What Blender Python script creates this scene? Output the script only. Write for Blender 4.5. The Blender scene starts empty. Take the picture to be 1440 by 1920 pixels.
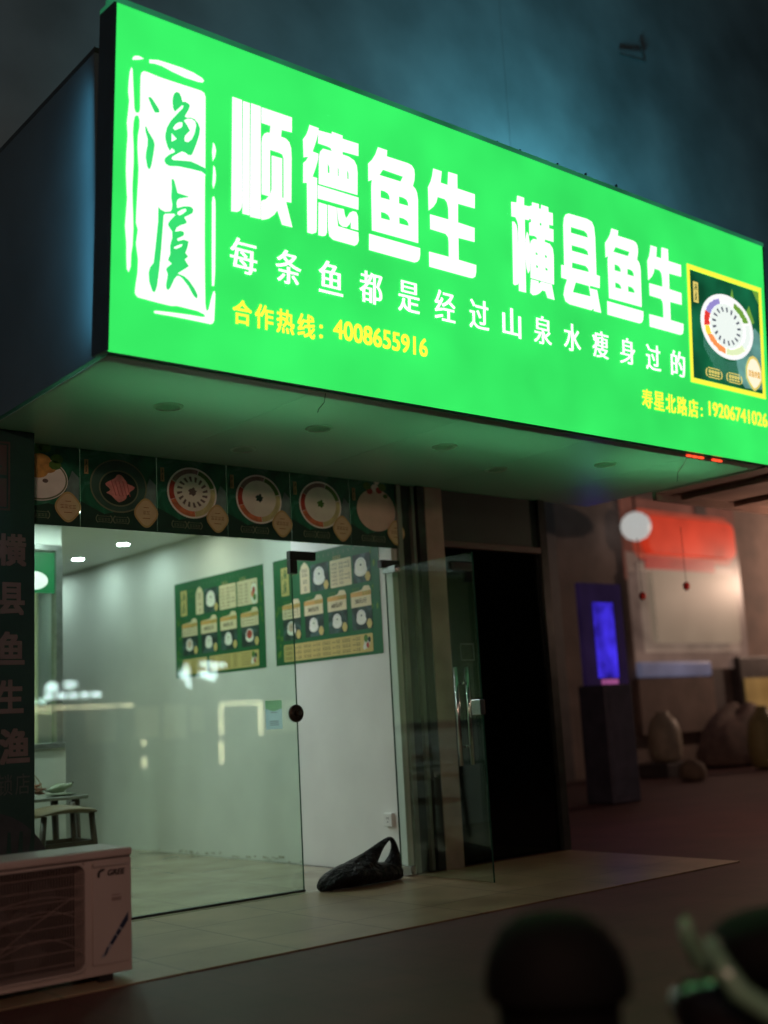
import bpy, bmesh, math, random
from mathutils import Matrix, Vector
random.seed(7)
S = bpy.context.scene
COL = S.collection
BOX_FILL, SHOP_LAMP, REFL, STREET = 4.6, 140.0, 2.6, 90.0
ROOF_FILL, SIDE_FILL, MARKET = 22.0, 3.2, 420.0
PI = math.pi

# ---------------------------------------------------------------- camera, world, exposure
cam_data = bpy.data.cameras.new("camera")
cam = bpy.data.objects.new("camera", cam_data)
COL.objects.link(cam)
CR = (0.7743841, -0.6304208, -0.0538412); CD = (0.0719120, 0.1722382, -0.9824269); CF = (0.6286159, 0.7569040, 0.1787133)      # right, down, forward
cam.matrix_world = Matrix(((CR[0], -CD[0], -CF[0], -4.52567),
                           (CR[1], -CD[1], -CF[1], -6.43232),
                           (CR[2], -CD[2], -CF[2], 1.04000),
                           (0, 0, 0, 1)))
cam_data.sensor_fit = 'VERTICAL'
cam_data.sensor_height = 36.0
cam_data.lens = 2176.99 / 1920 * 36.0
cam_data.clip_start = 0.05
cam_data.clip_end = 600
cam_data.dof.use_dof = True
cam_data.dof.focus_distance = 6.7
cam_data.dof.aperture_fstop = 0.85
S.camera = cam

world = bpy.data.worlds.new("World")
S.world = world
world.use_nodes = True
wn = world.node_tree
sky = wn.nodes.new('ShaderNodeTexSky')
sky.sky_type = 'NISHITA'
sky.sun_disc = False
sky.sun_elevation = math.radians(-2.0)
sky.sun_rotation = math.radians(120)
bg = wn.nodes['Background']
bg.inputs['Strength'].default_value = SKY_STRENGTH = 0.12
wn.links.new(sky.outputs[0], bg.inputs['Color'])

vs = S.view_settings
vs.view_transform = 'Standard'
vs.look = 'None'
vs.gamma = 1
vs.exposure = 0
S.cycles.use_denoising = True
S.cycles.max_bounces = 10
S.cycles.transparent_max_bounces = 16
S.cycles.sample_clamp_indirect = 4.0
S.cycles.use_light_tree = True

# ---------------------------------------------------------------- materials
def lin(r, g, b):
    f = lambda c: (c / 255 / 12.92) if c <= 10 else ((c / 255 + 0.055) / 1.055) ** 2.4
    return (f(r), f(g), f(b), 1)

def mat(name, col, rough=0.5, metal=0.0, var=0.15, scale=6.0, bump=0.0, spec=0.5, detail=4, coat=0.0):
    m = bpy.data.materials.new(name); m.use_nodes = True
    n = m.node_tree; p = n.nodes['Principled BSDF']
    p.inputs['Roughness'].default_value = rough
    p.inputs['Metallic'].default_value = metal
    p.inputs['Specular IOR Level'].default_value = spec
    p.inputs['Coat Weight'].default_value = coat
    c = tuple(col[:3]) + (1,)
    tc = n.nodes.new('ShaderNodeTexCoord')
    nz = n.nodes.new('ShaderNodeTexNoise')
    nz.inputs['Scale'].default_value = scale; nz.inputs['Detail'].default_value = detail
    n.links.new(tc.outputs['Object'], nz.inputs['Vector'])
    rp = n.nodes.new('ShaderNodeValToRGB')
    rp.color_ramp.elements[0].position = 0.3; rp.color_ramp.elements[1].position = 0.72
    rp.color_ramp.elements[0].color = tuple(x * (1 - var) for x in c[:3]) + (1,)
    rp.color_ramp.elements[1].color = tuple(min(1, x * (1 + var)) for x in c[:3]) + (1,)
    n.links.new(nz.outputs['Fac'], rp.inputs['Fac'])
    n.links.new(rp.outputs['Color'], p.inputs['Base Color'])
    mr = n.nodes.new('ShaderNodeMapRange')
    mr.inputs['To Min'].default_value = max(0.02, rough * 0.85); mr.inputs['To Max'].default_value = min(1, rough * 1.15)
    n.links.new(nz.outputs['Fac'], mr.inputs['Value']); n.links.new(mr.outputs[0], p.inputs['Roughness'])
    if bump:
        b = n.nodes.new('ShaderNodeBump'); b.inputs['Strength'].default_value = bump; b.inputs['Distance'].default_value = 0.01
        n.links.new(nz.outputs['Fac'], b.inputs['Height']); n.links.new(b.outputs[0], p.inputs['Normal'])
    return m

def emat(name, col, strength, var=0.0, scale=2.0, base=None):
    """something that gives off light: backlit acrylic, a lamp, a screen, a painted glow"""
    m = bpy.data.materials.new(name); m.use_nodes = True
    n = m.node_tree; p = n.nodes['Principled BSDF']
    p.inputs['Base Color'].default_value = tuple((base or col)[:3]) + (1,)
    p.inputs['Roughness'].default_value = 0.35
    p.inputs['Emission Color'].default_value = tuple(col[:3]) + (1,)
    p.inputs['Emission Strength'].default_value = strength
    if var:
        tc = n.nodes.new('ShaderNodeTexCoord'); nz = n.nodes.new('ShaderNodeTexNoise')
        nz.inputs['Scale'].default_value = scale; nz.inputs['Detail'].default_value = 2
        n.links.new(tc.outputs['Object'], nz.inputs['Vector'])
        mr = n.nodes.new('ShaderNodeMapRange')
        mr.inputs['From Min'].default_value = 0.3; mr.inputs['From Max'].default_value = 0.7
        mr.inputs['To Min'].default_value = strength * (1 - var); mr.inputs['To Max'].default_value = strength * (1 + var)
        n.links.new(nz.outputs['Fac'], mr.inputs['Value']); n.links.new(mr.outputs[0], p.inputs['Emission Strength'])
    return m

def glass_mat(name, tint, refl=1.0):
    m = bpy.data.materials.new(name); m.use_nodes = True
    n = m.node_tree; out = n.nodes['Material Output']; n.nodes.remove(n.nodes['Principled BSDF'])
    tr = n.nodes.new('ShaderNodeBsdfTransparent'); tr.inputs[0].default_value = tuple(tint) + (1,)
    gl = n.nodes.new('ShaderNodeBsdfGlossy'); gl.inputs['Roughness'].default_value = 0.0
    gl.inputs['Color'].default_value = (0.9, 1.0, 0.95, 1)
    lw = n.nodes.new('ShaderNodeLayerWeight'); lw.inputs['Blend'].default_value = 0.5
    pw = n.nodes.new('ShaderNodeMath'); pw.operation = 'POWER'; pw.inputs[1].default_value = 5
    n.links.new(lw.outputs['Facing'], pw.inputs[0])
    mr = n.nodes.new('ShaderNodeMapRange')
    mr.inputs['To Min'].default_value = 0.043 * refl; mr.inputs['To Max'].default_value = 1
    n.links.new(pw.outputs[0], mr.inputs['Value'])
    mx = n.nodes.new('ShaderNodeMixShader')
    n.links.new(mr.outputs[0], mx.inputs[0]); n.links.new(tr.outputs[0], mx.inputs[1]); n.links.new(gl.outputs[0], mx.inputs[2])
    n.links.new(mx.outputs[0], out.inputs['Surface'])
    return m

def tile_mat(name, c1, c2, mortar, size, rough, w=1.0, h=1.0, coord='Object', msize=0.012, bump=0.3):
    m = bpy.data.materials.new(name); m.use_nodes = True
    n = m.node_tree; p = n.nodes['Principled BSDF']
    tc = n.nodes.new('ShaderNodeTexCoord'); br = n.nodes.new('ShaderNodeTexBrick')
    br.offset = 0.0
    br.inputs['Color1'].default_value = tuple(c1[:3]) + (1,); br.inputs['Color2'].default_value = tuple(c2[:3]) + (1,)
    br.inputs['Mortar'].default_value = tuple(mortar[:3]) + (1,)
    br.inputs['Scale'].default_value = 1 / size; br.inputs['Mortar Size'].default_value = msize
    br.inputs['Brick Width'].default_value = w; br.inputs['Row Height'].default_value = h
    mp = n.nodes.new('ShaderNodeMapping')
    n.links.new(tc.outputs[coord], mp.inputs['Vector']); n.links.new(mp.outputs[0], br.inputs['Vector'])
    nz = n.nodes.new('ShaderNodeTexNoise'); nz.inputs['Scale'].default_value = 2.3; nz.inputs['Detail'].default_value = 8
    n.links.new(tc.outputs[coord], nz.inputs['Vector'])
    mx = n.nodes.new('ShaderNodeMix'); mx.data_type = 'RGBA'; mx.blend_type = 'MULTIPLY'
    rp = n.nodes.new('ShaderNodeValToRGB')
    rp.color_ramp.elements[0].position = 0.3; rp.color_ramp.elements[0].color = (0.6, 0.57, 0.55, 1)
    rp.color_ramp.elements[1].position = 0.7; rp.color_ramp.elements[1].color = (1, 1, 1, 1)
    n.links.new(nz.outputs['Fac'], rp.inputs['Fac'])
    mx.inputs['Factor'].default_value = 1.0
    n.links.new(br.outputs['Color'], mx.inputs[6]); n.links.new(rp.outputs['Color'], mx.inputs[7])
    n.links.new(mx.outputs[2], p.inputs['Base Color'])
    p.inputs['Roughness'].default_value = rough
    b = n.nodes.new('ShaderNodeBump'); b.inputs['Strength'].default_value = bump; b.inputs['Distance'].default_value = 0.004
    b.invert = True
    n.links.new(br.outputs['Fac'], b.inputs['Height']); n.links.new(b.outputs[0], p.inputs['Normal'])
    return m, mp

# ---------------------------------------------------------------- object helpers
def link(name, me, parent=None):
    o = bpy.data.objects.new(name, me); COL.objects.link(o)
    if parent is not None:
        o.parent = parent
    return o

def tag(o, label=None, cat=None, group=None, kind=None):
    if label: o['label'] = label
    if cat: o['category'] = cat
    if group: o['group'] = group
    if kind: o['kind'] = kind
    return o

def thing(name, label, cat, loc=(0, 0, 0), rz=0.0, group=None):
    o = link(name, None); o.location = loc; o.rotation_euler = (0, 0, rz)
    o.empty_display_size = 0.1
    return tag(o, label, cat, group)

class MB:
    def __init__(s): s.b = bmesh.new()
    def box(s, x0, y0, z0, x1, y1, z1, M=None):
        vs = [s.b.verts.new(Vector(p)) for p in ((x0,y0,z0),(x1,y0,z0),(x1,y1,z0),(x0,y1,z0),(x0,y0,z1),(x1,y0,z1),(x1,y1,z1),(x0,y1,z1))]
        if M is not None:
            for v in vs: v.co = M @ v.co
        for f in ((0,3,2,1),(4,5,6,7),(0,1,5,4),(1,2,6,5),(2,3,7,6),(3,0,4,7)):
            s.b.faces.new([vs[i] for i in f])
        return s
    def tube(s, pts, r, n=10, cap=True, closed=False):
        pts = [Vector(p) for p in pts]; rs = r if isinstance(r, (list, tuple)) else [r] * len(pts)
        rings = []; prev = None
        for i, p in enumerate(pts):
            if closed: d = pts[(i + 1) % len(pts)] - pts[i - 1]
            else: d = (pts[min(i + 1, len(pts) - 1)] - pts[max(i - 1, 0)])
            d.normalize()
            a = prev if prev is not None else (Vector((0, 0, 1)) if abs(d.z) < 0.9 else Vector((1, 0, 0)))
            u = (a - d * a.dot(d)).normalized(); prev = u; v = d.cross(u)
            rings.append([s.b.verts.new(p + (u * math.cos(2*PI*k/n) + v * math.sin(2*PI*k/n)) * rs[i]) for k in range(n)])
        m = len(rings)
        for i in range(m if closed else m - 1):
            A, B = rings[i], rings[(i + 1) % m]
            for k in range(n):
                s.b.faces.new((A[k], A[(k+1) % n], B[(k+1) % n], B[k]))
        if cap and not closed:
            s.b.faces.new(rings[0][::-1]); s.b.faces.new(rings[-1])
        return s
    def lathe(s, prof, n=24, c=(0,0,0), M=None):
        rings = []
        for r, z in prof:
            ring = []
            for k in range(n):
                p = Vector((c[0] + r*math.cos(2*PI*k/n), c[1] + r*math.sin(2*PI*k/n), c[2] + z))
                if M is not None: p = M @ p
                ring.append(s.b.verts.new(p))
            rings.append(ring)
        for A, B in zip(rings, rings[1:]):
            for k in range(n):
                s.b.faces.new((A[k], A[(k+1) % n], B[(k+1) % n], B[k]))
        s.b.faces.new(rings[0][::-1]); s.b.faces.new(rings[-1])
        return s
    def loft(s, rings, cap=True):
        R = [[s.b.verts.new(Vector(p)) for p in r] for r in rings]
        n = len(R[0])
        for A, B in zip(R, R[1:]):
            for k in range(n):
                s.b.faces.new((A[k], A[(k+1) % n], B[(k+1) % n], B[k]))
        if cap:
            s.b.faces.new(R[0][::-1]); s.b.faces.new(R[-1])
        return s
    def quad(s, *p):
        s.b.faces.new([s.b.verts.new(Vector(q)) for q in p]); return s
    def build(s, name, m, parent=None, smooth=False, bevel=0.0, M=None, subd=0):
        bmesh.ops.recalc_face_normals(s.b, faces=s.b.faces)
        me = bpy.data.meshes.new(name); s.b.to_mesh(me); s.b.free()
        if M is not None: me.transform(M)
        me.materials.append(m)
        if smooth:
            for p in me.polygons: p.use_smooth = True
        o = link(name, me, parent)
        if bevel:
            bv = o.modifiers.new('bevel', 'BEVEL'); bv.width = bevel; bv.segments = 2; bv.limit_method = 'ANGLE'
        if subd:
            sd = o.modifiers.new('subd', 'SUBSURF'); sd.levels = subd; sd.render_levels = subd
        return o

def frame(o, u, v):
    """plane frame: origin, u axis, v axis -> 4x4; local z points out of the plane"""
    u = Vector(u).normalized(); v = Vector(v).normalized(); w = u.cross(v)
    return Matrix(((u.x, v.x, w.x, o[0]), (u.y, v.y, w.y, o[1]), (u.z, v.z, w.z, o[2]), (0, 0, 0, 1)))

def curve_mesh(cu):
    ob = bpy.data.objects.new('tmp', cu); COL.objects.link(ob)
    bpy.context.view_layer.update()
    dg = bpy.context.evaluated_depsgraph_get()
    me = bpy.data.meshes.new_from_object(ob.evaluated_get(dg))
    bpy.data.objects.remove(ob); bpy.data.curves.remove(cu)
    return me

def flat(name, splines, m, parent, F, w=0.002, t=0.001):
    """filled outline(s) with even-odd holes lying on frame F, standing w proud, thickness 2t"""
    cu = bpy.data.curves.new(name, 'CURVE'); cu.dimensions = '2D'; cu.fill_mode = 'BOTH'; cu.extrude = t
    for sp in splines:
        s = cu.splines.new('POLY'); s.points.add(len(sp) - 1); s.use_cyclic_u = True
        for q, p in zip(sp, s.points): p.co = (q[0], q[1], 0, 1)
    me = curve_mesh(cu); me.name = name
    me.transform(F @ Matrix.Translation((0, 0, w)))
    me.materials.clear(); me.materials.append(m)
    return link(name, me, parent)

def text_mesh(s):
    cu = bpy.data.curves.new('t', 'FONT'); cu.body = s; cu.size = 1.0; cu.extrude = 0.0
    cu.resolution_u = 4
    return curve_mesh(cu)

def text(name, s, m, parent, F, u0, v0, u1, v1, w=0.002, bold=0.0, shear=0.0, boldv=None):
    """text stretched into the box u0..u1 x v0..v1 of frame F"""
    src = text_mesh(s)
    P = [(v.co.x, v.co.y) for v in src.vertices]; faces = [tuple(p.vertices) for p in src.polygons]
    a, b = min(p[0] for p in P), max(p[0] for p in P); c, d = min(p[1] for p in P), max(p[1] for p in P)
    bu, bv = (bold * 1.3, bold) if boldv is None else (bold, boldv)                       # stroke gain: the outline is laid down several times, a hair apart in depth
    offs = [(0, 0)] if not bold else [(-bu, -bv), (bu, -bv), (bu, bv), (-bu, bv), (0, 0), (bu, 0), (-bu, 0), (0, bv), (0, -bv)]
    su = (u1 - u0) / (b - a + 2 * bu); sv = (v1 - v0) / (d - c + 2 * bv)
    V, Fc = [], []
    for k, (ox, oy) in enumerate(offs):
        n0 = len(V)
        for x, y in P:
            X_, Y_ = u0 + (x - a + bu + ox) * su, v0 + (y - c + bv + oy) * sv
            V.append(F @ Vector((X_ + shear * (Y_ - v0), Y_, w + 0.00012 * k)))
        Fc += [tuple(n0 + i for i in f) for f in faces]
    bpy.data.meshes.remove(src)
    me = bpy.data.meshes.new(name); me.from_pydata(V, [], Fc); me.update()
    me.materials.append(m)
    return link(name, me, parent)

def rect(x0, y0, x1, y1): return [(x0, y0), (x1, y0), (x1, y1), (x0, y1)]
def disc(cx, cy, rx, ry=None, n=36, a0=0.0, a1=2*PI):
    ry = rx if ry is None else ry
    return [(cx + rx*math.cos(a0 + (a1-a0)*k/n), cy + ry*math.sin(a0 + (a1-a0)*k/n)) for k in range(n)]
def arc_band(cx, cy, r0, r1, a0, a1, n=14, k=1.0):
    a0, a1 = math.radians(a0), math.radians(a1)
    out = [(cx + r1*math.cos(a0+(a1-a0)*i/n), cy + k*r1*math.sin(a0+(a1-a0)*i/n)) for i in range(n+1)]
    return out + [(cx + r0*math.cos(a1+(a0-a1)*i/n), cy + k*r0*math.sin(a1+(a0-a1)*i/n)) for i in range(n+1)]
def rrect(x0, y0, x1, y1, r, n=5):
    out = []
    for cx, cy, a in ((x1-r, y0+r, -PI/2), (x1-r, y1-r, 0), (x0+r, y1-r, PI/2), (x0+r, y0+r, PI)):
        out += [(cx + r*math.cos(a + PI/2*k/n), cy + r*math.sin(a + PI/2*k/n)) for k in range(n+1)]
    return out
def prism(mb, pts, F, w0, w1):
    """solid outline between heights w0 and w1 above frame F"""
    A = [F @ Vector((x, y, w0)) for x, y in pts]; B = [F @ Vector((x, y, w1)) for x, y in pts]
    mb.loft([A, B]); return mb

GLYPH = {
'shun': [[(0.6402,1.417),(0.6967,1.417),(0.703,0.8783),(0.7003,0.8506),(0.6913,0.8321),(0.6762,0.8219),(0.6417,0.8173)], [(0.7042,1.414),(0.7434,1.415),(0.7485,0.8216),(0.7073,0.8209)], [(0.7515,1.417),(0.8095,1.417),(0.8151,0.8185),(0.7529,0.8156)], [(0.8158,1.415),(1.004,1.416),(1.004,1.335),(0.9398,1.33),(0.9355,1.291),(0.9648,1.29),(0.9878,1.276),(0.9998,1.246),(1.003,1.196),(1.003,0.9519),(0.9703,0.9494),(0.9737,0.9346),(1.01,0.8205),(0.9473,0.8196),(0.9172,0.8901),(0.8969,0.8602),(0.8654,0.8333),(0.8339,0.8192),(0.8202,0.8159),(0.8192,0.9156),(0.8456,0.9304),(0.8644,0.9517),(0.8214,0.9519),(0.8189,1.222),(0.8224,1.257),(0.833,1.277),(0.8487,1.289),(0.8679,1.291),(0.872,1.332),(0.8166,1.332)], [(0.8686,1.202),(0.9265,1.202),(0.9459,1.198),(0.9545,1.179),(0.956,0.9626),(0.9456,0.9639),(0.9441,1.175),(0.8804,1.173),(0.8818,0.995),(0.8738,0.9663),(0.8706,0.9644)]],
'de': [[(1.118,1.409),(1.177,1.408),(1.173,1.375),(1.161,1.331),(1.138,1.267),(1.176,1.265),(1.173,1.231),(1.158,1.181),(1.138,1.128),(1.167,1.128),(1.166,0.8429),(1.163,0.8279),(1.139,0.8151),(1.107,0.815),(1.103,1.086),(1.079,1.079),(1.079,1.188),(1.098,1.207),(1.111,1.231),(1.081,1.22),(1.077,1.319),(1.097,1.348),(1.11,1.38)], [(1.178,1.396),(1.266,1.401),(1.266,1.414),(1.337,1.413),(1.337,1.395),(1.446,1.397),(1.446,1.328),(1.337,1.323),(1.337,1.306),(1.38,1.305),(1.416,1.294),(1.434,1.27),(1.44,1.23),(1.439,1.104),(1.18,1.1),(1.181,1.25),(1.189,1.281),(1.206,1.302),(1.268,1.305),(1.258,1.321),(1.233,1.324),(1.175,1.324)], [(1.237,1.234),(1.251,1.211),(1.251,1.177),(1.238,1.176)], [(1.304,1.232),(1.313,1.214),(1.313,1.176),(1.305,1.176)], [(1.368,1.231),(1.38,1.211),(1.38,1.177),(1.369,1.177)], [(1.173,1.09),(1.446,1.09),(1.445,1.022),(1.174,1.018)], [(1.179,0.997),(1.234,0.9962),(1.233,0.8441),(1.224,0.8249),(1.207,0.8176),(1.178,0.8173)], [(1.241,0.9979),(1.296,0.9971),(1.299,0.9575),(1.306,0.8957),(1.444,0.8929),(1.447,0.847),(1.436,0.8242),(1.419,0.8127),(1.275,0.8138),(1.251,0.8283),(1.243,0.8636)], [(1.301,0.9972),(1.345,1),(1.352,0.9702),(1.36,0.9519),(1.373,0.9666),(1.387,0.9904),(1.408,1.004),(1.43,1.004),(1.442,0.9834),(1.444,0.9058),(1.395,0.905),(1.395,0.9458),(1.383,0.9226),(1.366,0.9051),(1.338,0.9019),(1.317,0.9126),(1.308,0.9422)]],
'yu': [[(1.585,1.417),(1.65,1.417),(1.647,1.381),(1.802,1.383),(1.831,1.378),(1.849,1.36),(1.853,1.33),(1.85,1.294),(1.838,1.258),(1.858,1.245),(1.869,1.225),(1.876,1.187),(1.875,0.9309),(1.541,0.928),(1.537,1.152),(1.538,1.19),(1.542,1.217),(1.517,1.203),(1.516,1.304),(1.543,1.333),(1.567,1.371)], [(1.62,1.297),(1.767,1.295),(1.748,1.26),(1.594,1.258)], [(1.602,1.173),(1.631,1.175),(1.656,1.168),(1.667,1.154),(1.669,1.132),(1.602,1.13)], [(1.735,1.171),(1.768,1.172),(1.792,1.166),(1.803,1.151),(1.805,1.131),(1.734,1.129)], [(1.603,1.049),(1.634,1.05),(1.657,1.043),(1.669,1.029),(1.669,1.014),(1.604,1.012)], [(1.735,1.049),(1.77,1.05),(1.795,1.042),(1.806,1.028),(1.806,1.014),(1.736,1.012)], [(1.521,0.903),(1.889,0.9031),(1.889,0.8662),(1.883,0.8367),(1.868,0.8195),(1.847,0.8109),(1.52,0.8118)]],
'sheng': [[(1.996,1.404),(2.061,1.404),(2.051,1.333),(2.108,1.333),(2.114,1.415),(2.184,1.417),(2.184,1.332),(2.325,1.332),(2.323,1.245),(2.187,1.241),(2.185,1.125),(2.319,1.123),(2.317,1.037),(2.187,1.033),(2.187,0.8994),(2.328,0.8974),(2.327,0.8561),(2.319,0.825),(2.299,0.8122),(2.276,0.8103),(1.959,0.8105),(1.958,0.8983),(2.111,0.9003),(2.111,0.9899),(2.107,1.018),(2.088,1.034),(1.969,1.035),(1.968,1.122),(2.112,1.125),(2.111,1.193),(2.102,1.226),(2.084,1.242),(2.027,1.242),(2.016,1.205),(1.993,1.173),(1.958,1.143),(1.955,1.282),(1.976,1.322),(1.988,1.36)]],
'heng': [[(2.688,1.416),(2.747,1.417),(2.745,1.369),(2.79,1.372),(2.788,1.283),(2.749,1.28),(2.748,0.813),(2.687,0.8119),(2.692,1.228),(2.685,1.252),(2.67,1.274),(2.635,1.272),(2.634,1.363),(2.681,1.37)], [(2.64,1.24),(2.658,1.241),(2.675,1.224),(2.683,1.184),(2.686,0.8637),(2.676,0.8492),(2.653,0.8403),(2.639,0.8459)], [(2.768,1.203),(2.779,1.189),(2.79,1.131),(2.789,1.02),(2.785,0.96),(2.772,0.9404),(2.759,0.9716),(2.752,1.046),(2.755,1.158)], [(2.819,1.406),(2.879,1.409),(2.878,1.38),(2.901,1.384),(2.902,1.41),(2.964,1.41),(2.966,1.378),(3.005,1.381),(3.005,1.3),(2.969,1.298),(2.969,1.273),(3.008,1.274),(3.006,1.193),(2.926,1.192),(2.925,1.175),(2.971,1.172),(2.998,1.148),(3.006,1.102),(3.002,0.9148),(2.793,0.915),(2.796,1.133),(2.804,1.156),(2.826,1.172),(2.86,1.173),(2.853,1.189),(2.833,1.193),(2.789,1.187),(2.79,1.268),(2.808,1.277),(2.808,1.294),(2.792,1.295),(2.794,1.375),(2.818,1.385)], [(2.884,1.295),(2.902,1.288),(2.901,1.272),(2.883,1.273)], [(2.84,1.093),(2.86,1.087),(2.862,1.075),(2.84,1.074)], [(2.923,1.095),(2.944,1.088),(2.946,1.074),(2.925,1.074)], [(2.842,1.01),(2.861,1.006),(2.863,0.9918),(2.843,0.9909)], [(2.925,1.011),(2.948,1.007),(2.95,0.9928),(2.927,0.9914)], [(2.795,0.907),(2.861,0.9075),(2.862,0.8891),(2.887,0.9112),(2.915,0.91),(2.981,0.9105),(3.004,0.816),(2.942,0.8169),(2.923,0.8559),(2.895,0.8564),(2.87,0.8328),(2.842,0.8171),(2.81,0.8083),(2.787,0.8206)]],
'xian': [[(3.104,1.325),(3.112,1.376),(3.128,1.402),(3.154,1.415),(3.334,1.422),(3.38,1.413),(3.401,1.382),(3.409,1.316),(3.412,1.062),(3.445,1.06),(3.441,0.9788),(3.346,0.9776),(3.342,0.9582),(3.414,0.96),(3.448,0.8146),(3.378,0.8151),(3.377,0.8342),(3.356,0.8145),(3.145,0.8153),(3.108,0.8273),(3.091,0.8674),(3.105,0.9224),(3.128,0.9733),(3.074,0.9751),(3.076,1.058),(3.104,1.06)], [(3.208,0.9719),(3.336,0.973),(3.351,0.9048),(3.177,0.9)], [(3.174,1.331),(3.305,1.335),(3.333,1.321),(3.34,1.296),(3.172,1.291)], [(3.176,1.211),(3.3,1.215),(3.332,1.204),(3.342,1.177),(3.177,1.173)], [(3.177,1.097),(3.309,1.101),(3.334,1.088),(3.34,1.065),(3.175,1.059)]],
'yu2': [[(3.579,1.415),(3.645,1.415),(3.641,1.379),(3.797,1.381),(3.826,1.376),(3.844,1.358),(3.849,1.328),(3.846,1.293),(3.834,1.257),(3.854,1.244),(3.865,1.224),(3.871,1.187),(3.87,0.9334),(3.535,0.9306),(3.531,1.152),(3.532,1.19),(3.537,1.216),(3.511,1.202),(3.51,1.302),(3.537,1.332),(3.561,1.369)], [(3.614,1.296),(3.762,1.294),(3.743,1.259),(3.588,1.257)], [(3.597,1.173),(3.626,1.175),(3.65,1.168),(3.662,1.154),(3.664,1.133),(3.597,1.131)], [(3.73,1.171),(3.763,1.172),(3.787,1.166),(3.798,1.152),(3.8,1.131),(3.729,1.129)], [(3.598,1.05),(3.629,1.051),(3.651,1.044),(3.663,1.03),(3.664,1.016),(3.599,1.014)], [(3.73,1.051),(3.766,1.052),(3.791,1.044),(3.801,1.029),(3.801,1.016),(3.731,1.013)], [(3.515,0.9058),(3.885,0.9059),(3.885,0.8694),(3.878,0.8402),(3.864,0.8232),(3.842,0.8147),(3.514,0.8156)]],
'sheng2': [[(3.99,1.391),(4.056,1.391),(4.046,1.322),(4.104,1.322),(4.11,1.403),(4.181,1.405),(4.181,1.321),(4.323,1.322),(4.321,1.237),(4.183,1.233),(4.181,1.119),(4.317,1.117),(4.316,1.033),(4.184,1.03),(4.184,0.8994),(4.326,0.8974),(4.326,0.8571),(4.317,0.8267),(4.297,0.8143),(4.273,0.8124),(3.953,0.8126),(3.952,0.8983),(4.107,0.9003),(4.107,0.9877),(4.102,1.015),(4.084,1.031),(3.963,1.032),(3.962,1.117),(4.108,1.12),(4.107,1.186),(4.098,1.218),(4.079,1.234),(4.022,1.234),(4.01,1.197),(3.987,1.166),(3.952,1.137),(3.949,1.272),(3.971,1.312),(3.982,1.349)]],
'logo_white': [[(0.0862,1.436),(0.0915,1.447),(0.103,1.455),(0.1216,1.459),(0.1451,1.454),(0.1242,1.443),(0.0873,1.43)], [(0.1747,1.46),(0.223,1.473),(0.2905,1.475),(0.3492,1.476),(0.4137,1.472),(0.4641,1.46),(0.4754,1.449),(0.467,1.437),(0.4394,1.433),(0.3697,1.432),(0.3009,1.439),(0.2427,1.45),(0.2044,1.449),(0.1751,1.443)], [(0.0813,1.39),(0.087,1.383),(0.0906,1.326),(0.0973,1.235),(0.1002,1.192),(0.1071,1.174),(0.1164,1.173),(0.1278,1.18),(0.132,1.201),(0.1306,1.308),(0.1308,1.361),(0.135,1.381),(0.1465,1.392),(0.1676,1.393),(0.2247,1.389),(0.3019,1.389),(0.4002,1.391),(0.4602,1.392),(0.478,1.385),(0.4848,1.367),(0.4891,0.9974),(0.4897,0.961),(0.4882,0.9606),(0.4882,0.8968),(0.4914,0.6259),(0.4953,0.4473),(0.4998,0.3145),(0.5053,0.2844),(0.5127,0.2813),(0.5201,0.2916),(0.5317,0.3429),(0.5437,0.3832),(0.5511,0.3892),(0.5554,0.3698),(0.5508,0.2393),(0.5435,0.2246),(0.5311,0.2189),(0.4939,0.2193),(0.4204,0.2202),(0.3242,0.2202),(0.2279,0.2176),(0.2253,0.2279),(0.2392,0.2314),(0.3239,0.2384),(0.42,0.2443),(0.4836,0.2458),(0.5043,0.2509),(0.4932,0.2622),(0.4586,0.2713),(0.347,0.2758),(0.3138,0.2696),(0.2291,0.2725),(0.1413,0.2784),(0.1297,0.2868),(0.1249,0.2986),(0.1285,0.3378),(0.1364,0.395),(0.1381,0.4598),(0.1254,0.5346),(0.1339,0.6034),(0.1231,0.6334),(0.1236,0.6941),(0.1275,0.7865),(0.1295,0.8393),(0.1309,0.901),(0.1225,1.004),(0.1235,1.062),(0.1308,1.112),(0.1301,1.143),(0.1236,1.161),(0.112,1.161),(0.103,1.15),(0.0977,1.12),(0.0957,1.067),(0.101,0.998),(0.1027,0.924),(0.0993,0.814),(0.1007,0.7536),(0.1045,0.6895),(0.1088,0.5998),(0.1062,0.5173),(0.1003,0.4774),(0.0994,0.4173),(0.091,0.389),(0.0816,0.4028),(0.0779,0.464),(0.0765,0.5236),(0.0677,0.6073),(0.0757,0.7473),(0.0731,0.7639),(0.0659,0.8748),(0.0662,0.9576),(0.0708,1.051),(0.0648,1.11),(0.0704,1.165),(0.0745,1.224),(0.0681,1.261),(0.0693,1.31),(0.074,1.365)], [(0.5324,1.145),(0.5427,1.132),(0.5492,1.106),(0.5436,1.072),(0.5313,1.048),(0.527,1.095)], [(0.5357,1.026),(0.5444,1.017),(0.55,0.9816),(0.548,0.9443),(0.5374,0.9072),(0.5316,0.9263)], [(0.534,0.8651),(0.5415,0.867),(0.5484,0.8482),(0.5502,0.7938),(0.5519,0.6124),(0.5523,0.4771),(0.5482,0.4142),(0.5367,0.4119),(0.5334,0.5632),(0.5304,0.8346)]],
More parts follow.
